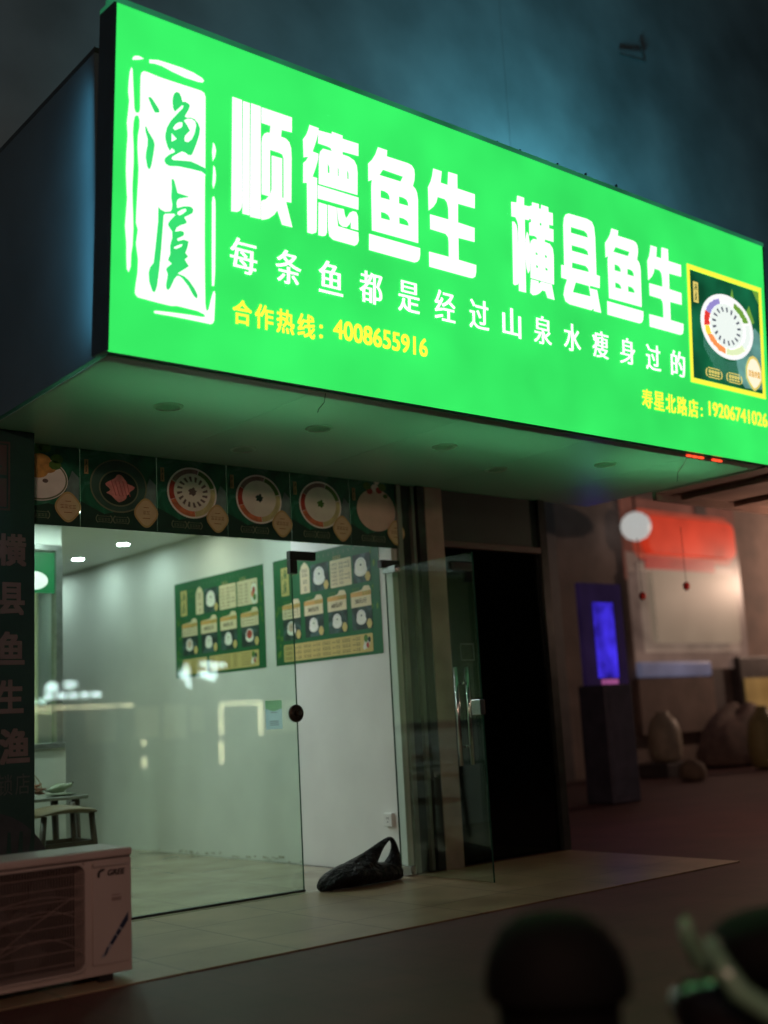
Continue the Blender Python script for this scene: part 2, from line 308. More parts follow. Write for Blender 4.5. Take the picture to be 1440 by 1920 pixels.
'logo_green': [[(0.1704,1.267),(0.1821,1.272),(0.1965,1.261),(0.2281,1.226),(0.2322,1.212),(0.2238,1.205),(0.2072,1.202),(0.195,1.22),(0.1778,1.251)], [(0.1573,1.116),(0.1642,1.118),(0.174,1.098),(0.203,1.062),(0.2096,1.042),(0.2065,1.01),(0.1962,0.9407),(0.1897,0.9168),(0.1819,0.9103),(0.1732,0.9212),(0.1639,0.9627),(0.1647,0.9894),(0.1718,1.027),(0.1726,1.058),(0.1601,1.094)], [(0.3103,1.331),(0.3223,1.342),(0.3369,1.341),(0.347,1.326),(0.3548,1.301),(0.372,1.306),(0.3918,1.301),(0.396,1.291),(0.3899,1.271),(0.3684,1.23),(0.3808,1.227),(0.4029,1.234),(0.4228,1.233),(0.443,1.218),(0.4549,1.194),(0.4514,1.161),(0.4349,1.106),(0.4135,1.05),(0.4062,1.042),(0.3914,1.04),(0.3741,1.048),(0.357,1.048),(0.333,1.03),(0.3044,1.006),(0.3007,0.9959),(0.3095,0.9916),(0.3675,1.004),(0.4067,1.011),(0.4465,1.006),(0.4891,0.9974),(0.4911,0.9659),(0.4669,0.9755),(0.4074,0.9731),(0.339,0.9682),(0.2909,0.9561),(0.2716,0.9612),(0.2628,0.9743),(0.2663,0.9909),(0.2898,1.015),(0.3183,1.034),(0.3158,1.043),(0.3011,1.05),(0.2918,1.033),(0.2795,1.048),(0.2669,1.081),(0.2649,1.107),(0.2728,1.145),(0.2936,1.187),(0.3291,1.234),(0.3578,1.27),(0.3611,1.283),(0.3527,1.282),(0.3288,1.254),(0.3145,1.238),(0.3045,1.254),(0.3004,1.289),(0.3033,1.313)], [(0.3567,1.197),(0.357,1.179),(0.3499,1.167),(0.3162,1.144),(0.305,1.152),(0.3205,1.177),(0.3397,1.192)], [(0.2982,1.125),(0.3267,1.104),(0.3196,1.096),(0.2991,1.082)], [(0.3639,1.208),(0.3833,1.223),(0.4079,1.23),(0.4279,1.223),(0.4333,1.201),(0.424,1.157),(0.4097,1.126),(0.3903,1.105),(0.3731,1.103),(0.368,1.114),(0.3726,1.133),(0.3991,1.166),(0.3814,1.191)], [(0.3032,0.8937),(0.3113,0.8972),(0.3187,0.8889),(0.3366,0.8332),(0.3976,0.8307),(0.3952,0.8265),(0.3468,0.8076),(0.3363,0.7974),(0.3318,0.7807),(0.3356,0.7571),(0.3717,0.7749),(0.4009,0.7821),(0.4181,0.7796),(0.4247,0.7677),(0.4186,0.7505),(0.3751,0.7199),(0.3891,0.7009),(0.3854,0.6911),(0.3541,0.6748),(0.3351,0.6592),(0.3259,0.6371),(0.3594,0.6493),(0.374,0.6461),(0.3766,0.6355),(0.3695,0.625),(0.3385,0.6046),(0.3425,0.5945),(0.3747,0.6084),(0.4015,0.6056),(0.3948,0.5729),(0.3846,0.544),(0.4004,0.5298),(0.3813,0.5101),(0.4051,0.4828),(0.3869,0.467),(0.3441,0.4339),(0.3586,0.4316),(0.3828,0.4264),(0.4073,0.4116),(0.4372,0.3778),(0.4548,0.3502),(0.4536,0.3345),(0.4478,0.3311),(0.4329,0.3415),(0.403,0.3842),(0.3734,0.4135),(0.3539,0.4236),(0.3396,0.4197),(0.3256,0.3993),(0.3074,0.3563),(0.2958,0.3418),(0.2862,0.3477),(0.2835,0.3646),(0.2919,0.4187),(0.2819,0.4428),(0.2912,0.4557),(0.3122,0.4755),(0.2915,0.4886),(0.3032,0.5218),(0.301,0.5609),(0.3121,0.603),(0.3115,0.6338),(0.2895,0.6596),(0.2893,0.6706),(0.3009,0.6888),(0.3281,0.7219),(0.3146,0.7244),(0.2718,0.7127),(0.264,0.702),(0.263,0.6797),(0.2542,0.5286),(0.2447,0.4176),(0.2368,0.3509),(0.228,0.3232),(0.2212,0.3154),(0.2117,0.3222),(0.1946,0.364),(0.1914,0.4065),(0.1977,0.4337),(0.2158,0.4592),(0.2236,0.5305),(0.2349,0.6643),(0.2348,0.7389),(0.2478,0.7289),(0.2716,0.7224),(0.3001,0.732),(0.307,0.7434),(0.3089,0.7705),(0.3025,0.8045),(0.305,0.8496)], [(0.3384,0.7377),(0.3623,0.7569),(0.384,0.7659),(0.3866,0.7562),(0.3675,0.7359),(0.3484,0.7232),(0.3377,0.7264)], [(0.3225,0.5591),(0.3415,0.5721),(0.363,0.5836),(0.3693,0.5828),(0.3608,0.5698),(0.337,0.5548),(0.3236,0.5527)]]}
# ---------------------------------------------------------------- the setting
M_pave, mp1 = tile_mat('pavement_tile', (0.098, 0.028, 0.028), (0.088, 0.026, 0.026), (0.05, 0.017, 0.017), 0.3, 0.6)
M_plat, mp2 = tile_mat('step_tile', (0.37, 0.27, 0.165), (0.34, 0.25, 0.155), (0.19, 0.14, 0.09), 0.6, 0.35)
M_floor, mp3 = tile_mat('floor_tile', (0.40, 0.36, 0.26), (0.38, 0.34, 0.245), (0.33, 0.29, 0.22), 0.8, 0.25)
M_road = mat('asphalt', (0.05, 0.047, 0.045), 0.85, var=0.3, scale=20, bump=0.4)
tag(MB().box(-70, -9.0, -0.25, 90, 60, -0.008).build('pavement', M_pave), kind='structure')
tag(MB().box(-70, -60, -0.4, 90, -9.004, -0.16).build('road', M_road), kind='structure')
tag(MB().box(-9, -1.62, -0.0075, 2.42, -0.09, 0.0).build('shop_step', M_plat, bevel=0.003), kind='structure')
tag(MB().box(-4.2, -0.088, -0.038, 0.81, 6.4, 0.0).build('floor', M_floor), kind='structure')

# ---------------------------------------------------------------- building and room
M_up = mat('render_wall', (0.18, 0.235, 0.25), 0.8, var=0.4, scale=0.9, bump=0.3, detail=8)
M_white = mat('white_paint', (0.72, 0.74, 0.70), 0.6, var=0.05, scale=2.5, bump=0.03, detail=8)
M_ceil = mat('ceiling_board', (0.80, 0.84, 0.80), 0.5, var=0.03, scale=1.5)
M_steel = mat('brushed_steel', (0.32, 0.34, 0.33), 0.32, 0.9, var=0.2, scale=14)
M_dark = mat('dark_aluminium', (0.028, 0.032, 0.03), 0.35, 0.3, var=0.25, scale=9)
M_stone = mat('stone_pilaster', (0.36, 0.27, 0.22), 0.45, var=0.25, scale=5, detail=10, bump=0.1)
M_alu = mat('grey_green_aluminium', (0.22, 0.25, 0.21), 0.4, 0.3, var=0.15)
M_black = mat('black_plastic', (0.012, 0.012, 0.013), 0.4, var=0.2)
M_stain = mat('peeling_plaster', (0.42, 0.42, 0.34), 0.9, var=0.35, scale=30, bump=0.6)

bld = thing('shop_building', 'dark rendered shop building above and behind the lit green signboard', 'building')
MB().box(-9, 0.02, 2.80, 2.5, 0.3, 12.0).build('upper_wall', M_up, bld)
MB().box(2.504, 0.02, 4.6, 14, 0.3, 12.0).build('upper_wall', M_up, bld)
MB().loft([[(0.862, 0.0, z), (0.87, 0.0, z), (0.87, 6.4, z), (0.689, 6.4, z)] for z in (0.0, 2.796)]).build('interior_wall', M_white, bld)
MB().box(0.8705, 0.0, 0.0, 0.915, 0.1, 2.29).build('wall_end', M_white, bld)
MB().box(-4.26, 0.02, 0.0, -4.2, 6.4, 2.796).build('interior_wall', M_white, bld)
MB().box(-4.2, 6.34, 0.0, 0.808, 6.4, 2.796).build('back_wall', M_white, bld)
MB().box(-4.26, 0.32, 2.797, 0.87, 6.4, 2.86).build('ceiling', M_ceil, bld)
MB().box(-4.26, 0.02, 2.782, 0.808, 0.318, 2.798).build('lintel', M_ceil, bld)
mb = MB()
for x0, x1, y0 in ((0.975, 1.05, -0.01), (1.10, 1.172, -0.05)):
    mb.box(x0, y0, 0.0, x1, 0.1, 2.772)
mb.build('door_frame', M_dark, bld, bevel=0.004)
MB().box(0.918, -0.03, 0.0, 0.96, 0.1, 2.772).build('door_frame', M_alu, bld, bevel=0.004)
MB().box(1.06, -0.03, 0.0, 1.09, 0.1, 2.772).build('door_frame', M_alu, bld, bevel=0.003)
MB().box(0.872, 0.104, 0.0, 1.172, 0.3, 2.772).build('pier', M_dark, bld)
MB().box(1.176, -0.05, -0.146, 1.35, 0.3, 2.772).build('pilaster', M_stone, bld, bevel=0.006)
MB().box(2.42, -0.04, -0.146, 2.5, 6.0, 2.772).build('end_wall', M_dark, bld)
# damp marks where the plaster peels along the skirting
mb = MB()
for _ in range(26):
    y = random.choice((1.5, 2.0, 2.4, 3.1)) + random.uniform(-.4, .4); z = random.uniform(0.0, 0.035); r = random.uniform(.012, .035)
    xw = 0.862 - 0.027 * y; mb.box(xw - 0.004, y, z + 0.002, xw - 0.001, y + r * random.uniform(1, 3), z + r * 0.6)
tag(mb.build('peeling_plaster', M_stain, bld), kind='stuff')

# bracket and short pipe on the upper wall
t = thing('wall_bracket', 'small bent steel bracket high on the dark upper wall', 'bracket', (4.38, 0.0, 7.4))
MB().tube([(-0.24, -0.02, 0.0), (0.12, -0.05, 0.03)], 0.012).build('arm', M_steel, t)
MB().tube([(0.12, -0.05, 0.03), (0.1, -0.03, 0.2)], 0.014).build('stay', M_steel, t)

# ---------------------------------------------------------------- canopy under and behind the sign
M_soff = mat('soffit_panel', (0.38, 0.41, 0.39), 0.32, var=0.06, scale=1.3, detail=6)
# soffit made translucent to pass light from the added lamps in the box
def translucent(m, amount, col):
    n = m.node_tree; p = n.nodes['Principled BSDF']; out = n.nodes['Material Output']
    tl = n.nodes.new('ShaderNodeBsdfTranslucent'); tl.inputs[0].default_value = col
    mx = n.nodes.new('ShaderNodeMixShader'); mx.inputs[0].default_value = amount
    n.links.new(p.outputs[0], mx.inputs[1]); n.links.new(tl.outputs[0], mx.inputs[2]); n.links.new(mx.outputs[0], out.inputs['Surface'])
translucent(M_soff, 0.25, (0.8, 0.9, 0.8, 1))
M_side = mat('blue_grey_sheet', (0.09, 0.14, 0.16), 0.4, 0.1, var=0.2, scale=1.6, detail=6)
M_trim = emat('green_trim_glow', (0.012, 0.125, 0.055), 1.0, 0.4, 3, (0.03, 0.25, 0.10))  # sign glow painted into the trim as faint emission
M_ring = mat('lamp_ring', (0.50, 0.54, 0.50), 0.3, var=0.05)
M_lens = mat('unlit_diffuser', (0.42, 0.46, 0.42), 0.25, var=0.05)
translucent(M_ring, 0.85, (0.95, 1, 0.95, 1)); translucent(M_lens, 0.85, (0.92, 0.97, 0.92, 1))
can = thing('canopy', 'deep boxed canopy with a pale panelled soffit carrying the green signboard', 'canopy')
edges = [-2.2, -1.01, 0.09, 1.2, 2.3, 3.1]
for a, b in zip(edges, edges[1:]):
    MB().box(a + 0.002, -1.70, 2.775, b - 0.002, 0.015, 2.779).build('soffit_panel', M_soff, can)
MB().box(-2.2, -1.60, 2.80, -2.17, 0.015, 4.36).build('side_panel', M_side, can)
MB().box(3.08, -1.60, 2.80, 3.11, 0.015, 4.36).build('side_panel', M_side, can)
MB().box(-2.2, -1.60, 4.362, 3.11, 0.015, 4.39).build('roof_sheet', M_dark, can)
for x, y in ((-1.543, -1.076), (-0.541, -1.076), (0.46, -1.076), (-0.664, -0.438), (1.274, -0.723), (1.9, -1.2)):
    r = MB().lathe([(0.082, -0.001), (0.082, -0.006), (0.066, -0.010), (0.064, -0.004)], 28, (x, y, 2.775)).build('downlight', M_ring, can, smooth=False)
    MB().lathe([(0.062, -0.002), (0.062, -0.0045)], 28, (x, y, 2.775)).build('diffuser', M_lens, r)
# loose wires hanging from the soffit
MB().tube([(-0.945, -1.69, 2.775), (-0.94, -1.67, 2.73), (-0.955, -1.64, 2.70), (-0.95, -1.62, 2.685)], 0.0022, 6).build('wire', M_black, can)
MB().tube([(2.2, -1.69, 2.775), (2.22, -1.64, 2.72), (2.19, -1.6, 2.66), (2.2, -1.58, 2.60)], 0.0025, 6).build('wire', M_black, can)
for x, w, e in ((-1.3, 1.6, 3.2), (0.6, 1.5, 3.0), (2.3, 1.2, 3.8)):  # unseen green lamps added above the soffit to brighten it
    L = bpy.data.lights.new('box_fill', 'AREA'); L.shape = 'RECTANGLE'; L.size = w; L.size_y = 0.12
    L.energy = BOX_FILL * e; L.color = (0.24, 1.0, 0.46)
    lo = link('box_fill', L, can); lo.location = (x, -1.42, 3.25)

for nm, loc, rot, sx, sy, e, c in (('roof_fill', (1.5, -1.0, 4.44), (math.radians(180 - 26), 0, 0), 4.6, 0.12, ROOF_FILL, (0.26, 0.86, 1.0)),  # unseen area lamps added to wash the upper wall with cool light
                               ('roof_fill', (2.7, -1.0, 4.44), (math.radians(180 - 30), math.radians(0), math.radians(-38)), 0.8, 0.12, ROOF_FILL * 2.6, (0.20, 0.80, 1.0)),
                               ('side_fill', (-2.30, -1.60, 3.55), (math.radians(90), 0, 0), 0.06, 1.3, SIDE_FILL, (0.22, 0.72, 1.0))):  # added unseen lamp, grazing the left side panel with blue
    L = bpy.data.lights.new(nm, 'AREA'); L.shape = 'RECTANGLE'; L.size = sx; L.size_y = sy; L.energy = e; L.color = c
    lo = link(nm, L, can); lo.location = loc; lo.rotation_euler = rot

# ---------------------------------------------------------------- the signboard
G_HI = lin(58, 240, 106)
M_face = emat('backlit_green', (0.034, 0.80, 0.122), 1.0, 0.13, 1.7)
M_wht = emat('backlit_white', (1.0, 1.0, 0.985), 1.06)
M_grn2 = emat('backlit_green_ink', (0.035, 0.70, 0.16), 1.0, 0.1, 3)
M_yel = emat('backlit_yellow', (0.96, 0.93, 0.06), 1.0)
M_cab = mat('sign_cabinet', (0.03, 0.07, 0.10), 0.35, 0.3, var=0.2)
SW, SH = 5.359, 1.688
FS = frame((-2.225, -1.762, 2.775), (1, 0, 0), (0, -0.131, 1.683))
sg = thing('signboard', 'long backlit green shop signboard with big white characters, leaning forward over the shop', 'sign', (-2.225, -1.762, 2.775))
SG = Matrix.Translation((2.225, 1.762, -2.775))          # parts are built in world space, the thing sits at the corner
FL = SG @ FS
mb = MB(); mb.box(0, 0, -0.012, SW, SH, 0.0, FL); mb.build('face_panel', M_face, sg)
mb = MB(); mb.box(0.004, 0.004, -0.15, SW - 0.004, SH - 0.004, -0.014, FL); mb.build('cabinet', M_cab, sg)
mb = MB()
mb.box(-0.012, SH + 0.001, -0.16, SW + 0.012, SH + 0.03, 0.006, FL)
mb.box(-0.012, SH + 0.032, -0.10, SW + 0.012, SH + 0.05, -0.03, FL)
mb.build('top_trim', M_trim, sg, bevel=0.004)
mb = MB(); mb.box(-0.014, 0, -0.15, -0.001, SH, 0.004, FL); mb.build('side_trim', M_cab, sg)
mb = MB(); mb.box(SW + 0.001, 0, -0.15, SW + 0.014, SH, 0.004, FL); mb.build('side_trim', M_cab, sg)
for k in range(9):
    u = 2.6 + k * 0.17 + 0.05 * math.sin(k * 7); mb = MB(); mb.box(u, SH + 0.052, -0.09, u + 0.008, SH + 0.085 + 0.02 * math.sin(k * 3), -0.075, FL); mb.build('cable_tie', M_cab, sg)
lg = flat('logo_seal', GLYPH['logo_white'], M_wht, sg, FL, 0.003, 0.001)
flat('logo_characters', GLYPH['logo_green'], M_grn2, lg, FL, 0.006, 0.001)
for k in ('shun', 'de', 'yu', 'sheng', 'heng', 'xian', 'yu2', 'sheng2'):
    flat('character', GLYPH[k], M_wht, sg, FL, 0.003, 0.0015)
slogan = '每条鱼都是经过山泉水瘦身过的'
for i, ch in enumerate(slogan):
    u = 0.717 + i * 0.2719
    text('slogan_character', ch, M_wht, sg, FL, u - 0.080, 0.512, u + 0.080, 0.690, 0.003, 0.022, 0.0, 0.001)
for i, ch in enumerate('合作热线'):
    u = 0.712 + i * 0.130
    text('hotline_character', ch, M_yel, sg, FL, u - 0.056, 0.247, u + 0.056, 0.374, 0.003, 0.018)
text('hotline_colon', '：', M_yel, sg, FL, 1.185, 0.262, 1.208, 0.335, 0.003, 0.02)
text('hotline_number', '4008655916', M_yel, sg, FL, 1.276, 0.277, 1.940, 0.384, 0.003, 0.018)
for i, ch in enumerate('寿星北路店'):
    u = 3.90 + i * 0.127
    text('branch_character', ch, M_yel, sg, FL, u - 0.056, 0.243, u + 0.056, 0.372, 0.003, 0.018)
text('branch_colon', '：', M_yel, sg, FL, 4.495, 0.262, 4.515, 0.325, 0.003, 0.02)
text('branch_number', '19206741026', M_yel, sg, FL, 4.590, 0.280, 5.322, 0.384, 0.003, 0.018)

# lit photo of the fish platter in its yellow border
def ematc(n, r, g, b, s=1.0, var=0.0, scale=4): return emat(n, lin(r, g, b), s, var, scale)
M_pbg = ematc('print_dark_green', 14, 92, 58, 1.0, 0.5, 3.5)
M_pmist = ematc('print_mist', 96, 148, 140, 1.0, 0.35, 6)
M_pl1 = ematc('print_white', 250, 250, 250, 1.0)
M_pl2 = ematc('print_ivory', 236, 246, 240, 1.0)
M_por = ematc('print_orange', 246, 150, 84); M_pre = ematc('print_red', 226, 60, 50); M_pye = ematc('print_yellow', 250, 220, 70)
M_pvi = ematc('print_violet', 150, 140, 205); M_pgr = ematc('print_leaf', 110, 160, 60); M_pgy = ematc('print_grey', 96, 100, 112)
M_pgo = ematc('print_gold', 226, 205, 110); M_pcr = ematc('print_cream', 255, 246, 215, 1.0); M_ppale = ematc('print_pale_green', 225, 240, 190)
flat('photo_border', [rect(4.392, 0.494, 5.312, 1.350), rect(4.424, 0.528, 5.276, 1.314)], M_yel, sg, FL, 0.003)
ph = flat('dish_photo', [rect(4.426, 0.530, 5.274, 1.312)], M_pbg, sg, FL, 0.0025)
flat('mist', [[(5.04, 0.84), (5.2, 1.02), (5.272, 0.98), (5.272, 0.56), (5.05, 0.54), (4.98, 0.60), (4.95, 0.74)]], M_pmist, ph, FL, 0.004, 0.0005)
hair = []
for k in range(30):
    u = 4.56 + k * 0.017; v0 = 0.93 - 0.27 * math.sin(min(PI, max(0, (u - 4.50) / 0.70 * PI)))
    hair.append([(u, v0 - 0.09 - random.uniform(0, .03)), (u + 0.003, v0 - 0.09), (u + 0.003, v0 + 0.05), (u, v0 + 0.05)])
flat('dry_ice_threads', hair, M_pmist, ph, FL, 0.0045, 0.0004)
flat('leaf', [[(4.40 + .5, 1.18), (4.93, 1.27), (4.95, 1.19)], [(5.08, 1.10), (5.14, 1.18), (5.20, 1.06), (5.13, 1.02)], [(5.19, 1.31), (5.274, 1.21), (5.274, 1.31)]], M_pgr, ph, FL, 0.0043, 0.0004)
pl = flat('plate', [disc(4.853, 0.967, 0.325, 0.240, 56)], M_pl1, ph, FL, 0.0055, 0.0005)
kk = 0.735
for m_, a0, a1 in ((M_pvi, 112, 158), (M_pre, 158, 188), (M_pye, 188, 208), (M_por, 208, 262), (M_pgr, 22, 70), (M_ppale, 264, 318), (M_pl2, 318, 378)):
    flat('garnish', [[(x + random.uniform(-.006, .006), y + random.uniform(-.005, .005)) for x, y in arc_band(4.853, 0.967, 0.222, 0.284, a0, a1, 22, kk)]], m_, ph, FL, 0.0068, 0.0004)
flat('inner_plate', [disc(4.838, 0.970, 0.205, 0.166, 48)], M_pl2, ph, FL, 0.0080, 0.0004)
fish = []
for k in range(17):
    a = 2 * PI * k / 17; c_, s_ = math.cos(a), math.sin(a)
    q = lambda r, d: (4.838 + r * (c_ * math.cos(d) - s_ * math.sin(d)), 0.970 + 0.81 * r * (s_ * math.cos(d) + c_ * math.sin(d)))
    fish.append([q(0.128, 0.05), q(0.172, 0.11), q(0.178, -0.02), q(0.134, -0.07)])
flat('fish_slices', fish, M_pgy, ph, FL, 0.0090, 0.0003)
bad = [(5.16, 0.800), (5.205, 0.785), (5.24, 0.745), (5.262, 0.70), (5.262, 0.62), (5.225, 0.575), (5.185, 0.545), (5.16, 0.533), (5.135, 0.545), (5.095, 0.58), (5.06, 0.62), (5.06, 0.70), (5.082, 0.745), (5.115, 0.785)]
bg_ = flat('badge', [bad], M_pgo, ph, FL, 0.0095, 0.0004)
sc = lambda p, k: (5.16 + (p[0] - 5.16) * k, 0.667 + (p[1] - 0.667) * k)
flat('badge', [[sc(p, 0.84) for p in bad]], M_pcr, ph, FL, 0.0104, 0.0003)
text('badge_characters', '双鱼拼盘', ematc('print_bronze', 190, 150, 50), ph, FL, 5.085, 0.635, 5.238, 0.688, 0.0112, 0.02)
for u in (4.565, 4.812):
    flat('laurel_label', [arc_band(u + 0.1, 0.592, 0.088, 0.1, 150, 210, 8, 0.6), arc_band(u + 0.1, 0.592, 0.088, 0.1, -30, 30, 8, 0.6), rect(u + 0.03, 0.624, u + 0.17, 0.631), rect(u + 0.03, 0.557, u + 0.17, 0.564)]
         + [rect(u + 0.036 + 0.034 * q, 0.573, u + 0.036 + 0.034 * q + 0.026, 0.585) for q in range(4)] + [rect(u + 0.036 + 0.034 * q, 0.592, u + 0.036 + 0.034 * q + 0.026, 0.614) for q in range(4)], M_pgo, ph, FL, 0.0065, 0.0004)
lg2 = flat('brand_mark', [rect(4.455, 1.082, 4.512, 1.232)], M_pgo, ph, FL, 0.0055, 0.0004)
def mini_logo(name, u0, v0, u1, v1, m, parent, F, w):
    s0, s1 = 0.1573, 0.4911; t0, t1 = 0.3154, 1.3422
    return flat(name, [[(u0 + (p[0]-s0)/(s1-s0)*(u1-u0), v0 + (p[1]-t0)/(t1-t0)*(v1-v0)) for p in sp] for sp in GLYPH['logo_green']], m, parent, F, w, 0.0004)
mini_logo('brand_characters', 4.463, 1.092, 4.504, 1.222, M_pbg, ph, FL, 0.0066)
# small red indicator leds under the right end of the sign
M_led = emat('red_led', (1.0, 0.06, 0.02), 2.2)
t = thing('led_strip', 'short broken strip of red leds under the right end of the signboard', 'led strip', (2.2, -1.69, 2.762))
for x in (0, .07, .14, .30, .36): MB().box(x, 0, 0, x + 0.05, .015, .012).build('led', M_led, t, bevel=0.002)
# ---------------------------------------------------------------- glass front
M_glass = glass_mat('green_float_glass', (0.87, 0.95, 0.88))
M_glass2 = glass_mat('clear_float_glass', (0.90, 0.97, 0.93))
M_chrome = mat('polished_steel', (0.55, 0.56, 0.56), 0.18, 1.0, var=0.05)
M_bronze = mat('bronze_lock', (0.05, 0.035, 0.025), 0.3, 0.7, var=0.2)
M_edge = mat('glass_edge', (0.02, 0.07, 0.05), 0.15, var=0.1)
gf = thing('glass_shopfront', 'frameless glass front of the lit empty shop left of the open door', 'glass front')
MB().box(-4.2, -0.006, 0.012, -0.030, 0.006, 2.29).build('fixed_pane', M_glass, gf)
MB().box(-4.2, -0.006, 2.292, 0.868, 0.006, 2.78).build('transom_pane', M_glass, gf)
MB().box(0.882, -0.005, 0.012, 0.868, 0.005, 2.29).build('side_pane', M_glass2, gf)
MB().box(-0.0298, -0.0065, 0.012, -0.0275, 0.0065, 2.14).build('pane_edge', M_edge, gf)
MB().box(-4.2, -0.02, 0.001, -0.03, 0.02, 0.012).build('floor_channel', M_dark, gf)
mb = MB(); mb.box(-0.05, -0.022, 2.165, 0.165, 0.022, 2.225); mb.box(-0.05, -0.022, 2.07, 0.008, 0.022, 2.164)
mb.build('corner_patch', M_black, gf, bevel=0.003)
MB().box(0.745, -0.022, 2.145, 0.93, 0.022, 2.20).build('top_patch', M_black, gf, bevel=0.003)
lk = MB().lathe([(0.058, 0.0), (0.058, 0.012), (0.046, 0.022), (0.024, 0.024), (0.022, 0.04), (0.014, 0.044)], 26, M=Matrix.Translation((-0.045, -0.007, 1.135)) @ Matrix.Rotation(PI/2, 4, 'X')).build('lock', M_bronze, gf)
MB().box(-0.050, -0.052, 1.120, -0.040, -0.050, 1.150).build('keyhole', M_black, lk)

dr = thing('glass_door', 'clear glass door leaf swung open at right angles towards the street', 'door', (0.80, -0.03, 0.0))
MB().box(-0.006, -0.88, 0.012, 0.006, 0.03, 2.13).build('glass_leaf', M_glass2, dr)
MB().box(-0.0065, -0.8825, 0.012, 0.0065, -0.8803, 2.13).build('leaf_edge', M_edge, dr)
MB().box(-0.0065, 0.0303, 0.012, 0.0065, 0.0325, 2.13).build('leaf_edge', M_edge, dr)
MB().box(-0.02, -0.10, 2.10, 0.02, 0.04, 2.15).build('hinge_clamp', M_chrome, dr, bevel=0.003)
MB().box(-0.02, -0.10, 0.008, 0.02, 0.04, 0.07).build('hinge_clamp', M_chrome, dr, bevel=0.003)
for sx in (-1, 1):
    mb = MB(); x = sx * 0.05
    mb.tube([(x, -0.70, 0.74), (x, -0.70, 1.38)], 0.014, 12)
    for z in (0.86, 1.27): mb.tube([(sx * 0.0065, -0.70, z), (x, -0.70, z)], 0.009, 8)
    mb.build('handle', M_chrome, dr, smooth=True)
MB().box(-0.022, -0.885, 1.06, 0.022, -0.80, 1.16).build('lock', M_chrome, dr, bevel=0.004)

pn = thing('notice', 'pale blue and green paper notice stuck inside the glass left of the round lock', 'notice', (-0.27, 0.012, 1.04))
F0 = frame((0, 0, 0), (1, 0, 0), (0, 0, 1))
def pm(name, r, g, b, rough=0.55, var=0.08, scale=8): return mat(name, lin(r, g, b), rough, var=var, scale=scale)
N_p, N_g, N_i = pm('notice_paper', 200, 216, 240), pm('notice_green', 150, 200, 140), pm('notice_ink', 90, 104, 130)
for m_ in (N_p, N_g, N_i): translucent(m_, 0.85, {'notice_paper': (.8, .92, 1, 1), 'notice_green': (.75, .95, .7, 1)}.get(m_.name, (.5, .55, .62, 1)))
flat('paper', [rect(0, 0, 0.13, 0.185)], N_p, pn, F0, 0, 0.0005)
flat('heading', [[(0, 0.186), (0.13, 0.186), (0.13, 0.135), (0.065, 0.115), (0, 0.135)]], N_g, pn, F0, 0.0015, 0.0004)
flat('text_lines', [rect(0.04, 0.105, 0.09, 0.11), rect(0.03, 0.025, 0.10, 0.03), rect(0.03, 0.037, 0.10, 0.042), rect(0.03, 0.049, 0.10, 0.054)], N_i, pn, F0, 0.0028, 0.0004)

# ---------------------------------------------------------------- printed food posters and menus
def leafy(name, c0, c1, c2, rough=0.5):
    m = bpy.data.materials.new(name); m.use_nodes = True; n = m.node_tree; p = n.nodes['Principled BSDF']
    tc = n.nodes.new('ShaderNodeTexCoord'); wv = n.nodes.new('ShaderNodeTexNoise'); wv.inputs['Scale'].default_value = 5; wv.inputs['Detail'].default_value = 6; wv.inputs['Distortion'].default_value = 1.8
    n.links.new(tc.outputs['Object'], wv.inputs['Vector'])
    rp = n.nodes.new('ShaderNodeValToRGB'); e = rp.color_ramp.elements
    e[0].position = 0.38; e[0].color = c0; e[1].position = 0.66; e[1].color = c2
    k = e.new(0.52); k.color = c1
    n.links.new(wv.outputs['Fac'], rp.inputs['Fac']); n.links.new(rp.outputs['Color'], p.inputs['Base Color'])
    p.inputs['Roughness'].default_value = rough
    return m
P_bg = leafy('poster_green', lin(16, 92, 66), lin(26, 118, 84), lin(88, 146, 130))
P_mist = pm('poster_mist', 110, 140, 138, var=0.3, scale=14)
P_wht = pm('poster_white', 244, 244, 238); P_iv = pm('poster_ivory', 236, 238, 224); P_org = pm('poster_orange', 214, 128, 86, var=.3, scale=24)
P_red = pm('poster_red', 176, 66, 50, var=.3, scale=24); P_grn = pm('poster_leaf', 78, 128, 50, var=0.3, scale=30); P_gold = pm('poster_gold', 196, 170, 116)
P_cream = pm('poster_cream', 214, 194, 154); P_ink = pm('poster_ink', 150, 92, 50); P_pink = pm('poster_pink', 226, 150, 146, var=0.2, scale=24)
P_dk = pm('poster_dark', 22, 62, 50, var=0.3); P_gry = pm('poster_grey', 112, 104, 96); P_line = pm('poster_line', 120, 132, 104); P_bowl = pm('poster_bowl', 58, 96, 84, var=0.3)
P_dump = pm('poster_dumpling', 206, 160, 84, var=0.3, scale=20); P_vio = pm('poster_violet', 140, 122, 116, var=.3, scale=30); P_lime = pm('poster_lime', 206, 206, 150, var=.2, scale=20)
FP = frame((0, 0, 0), (1, 0, 0), (0, 0, 1))
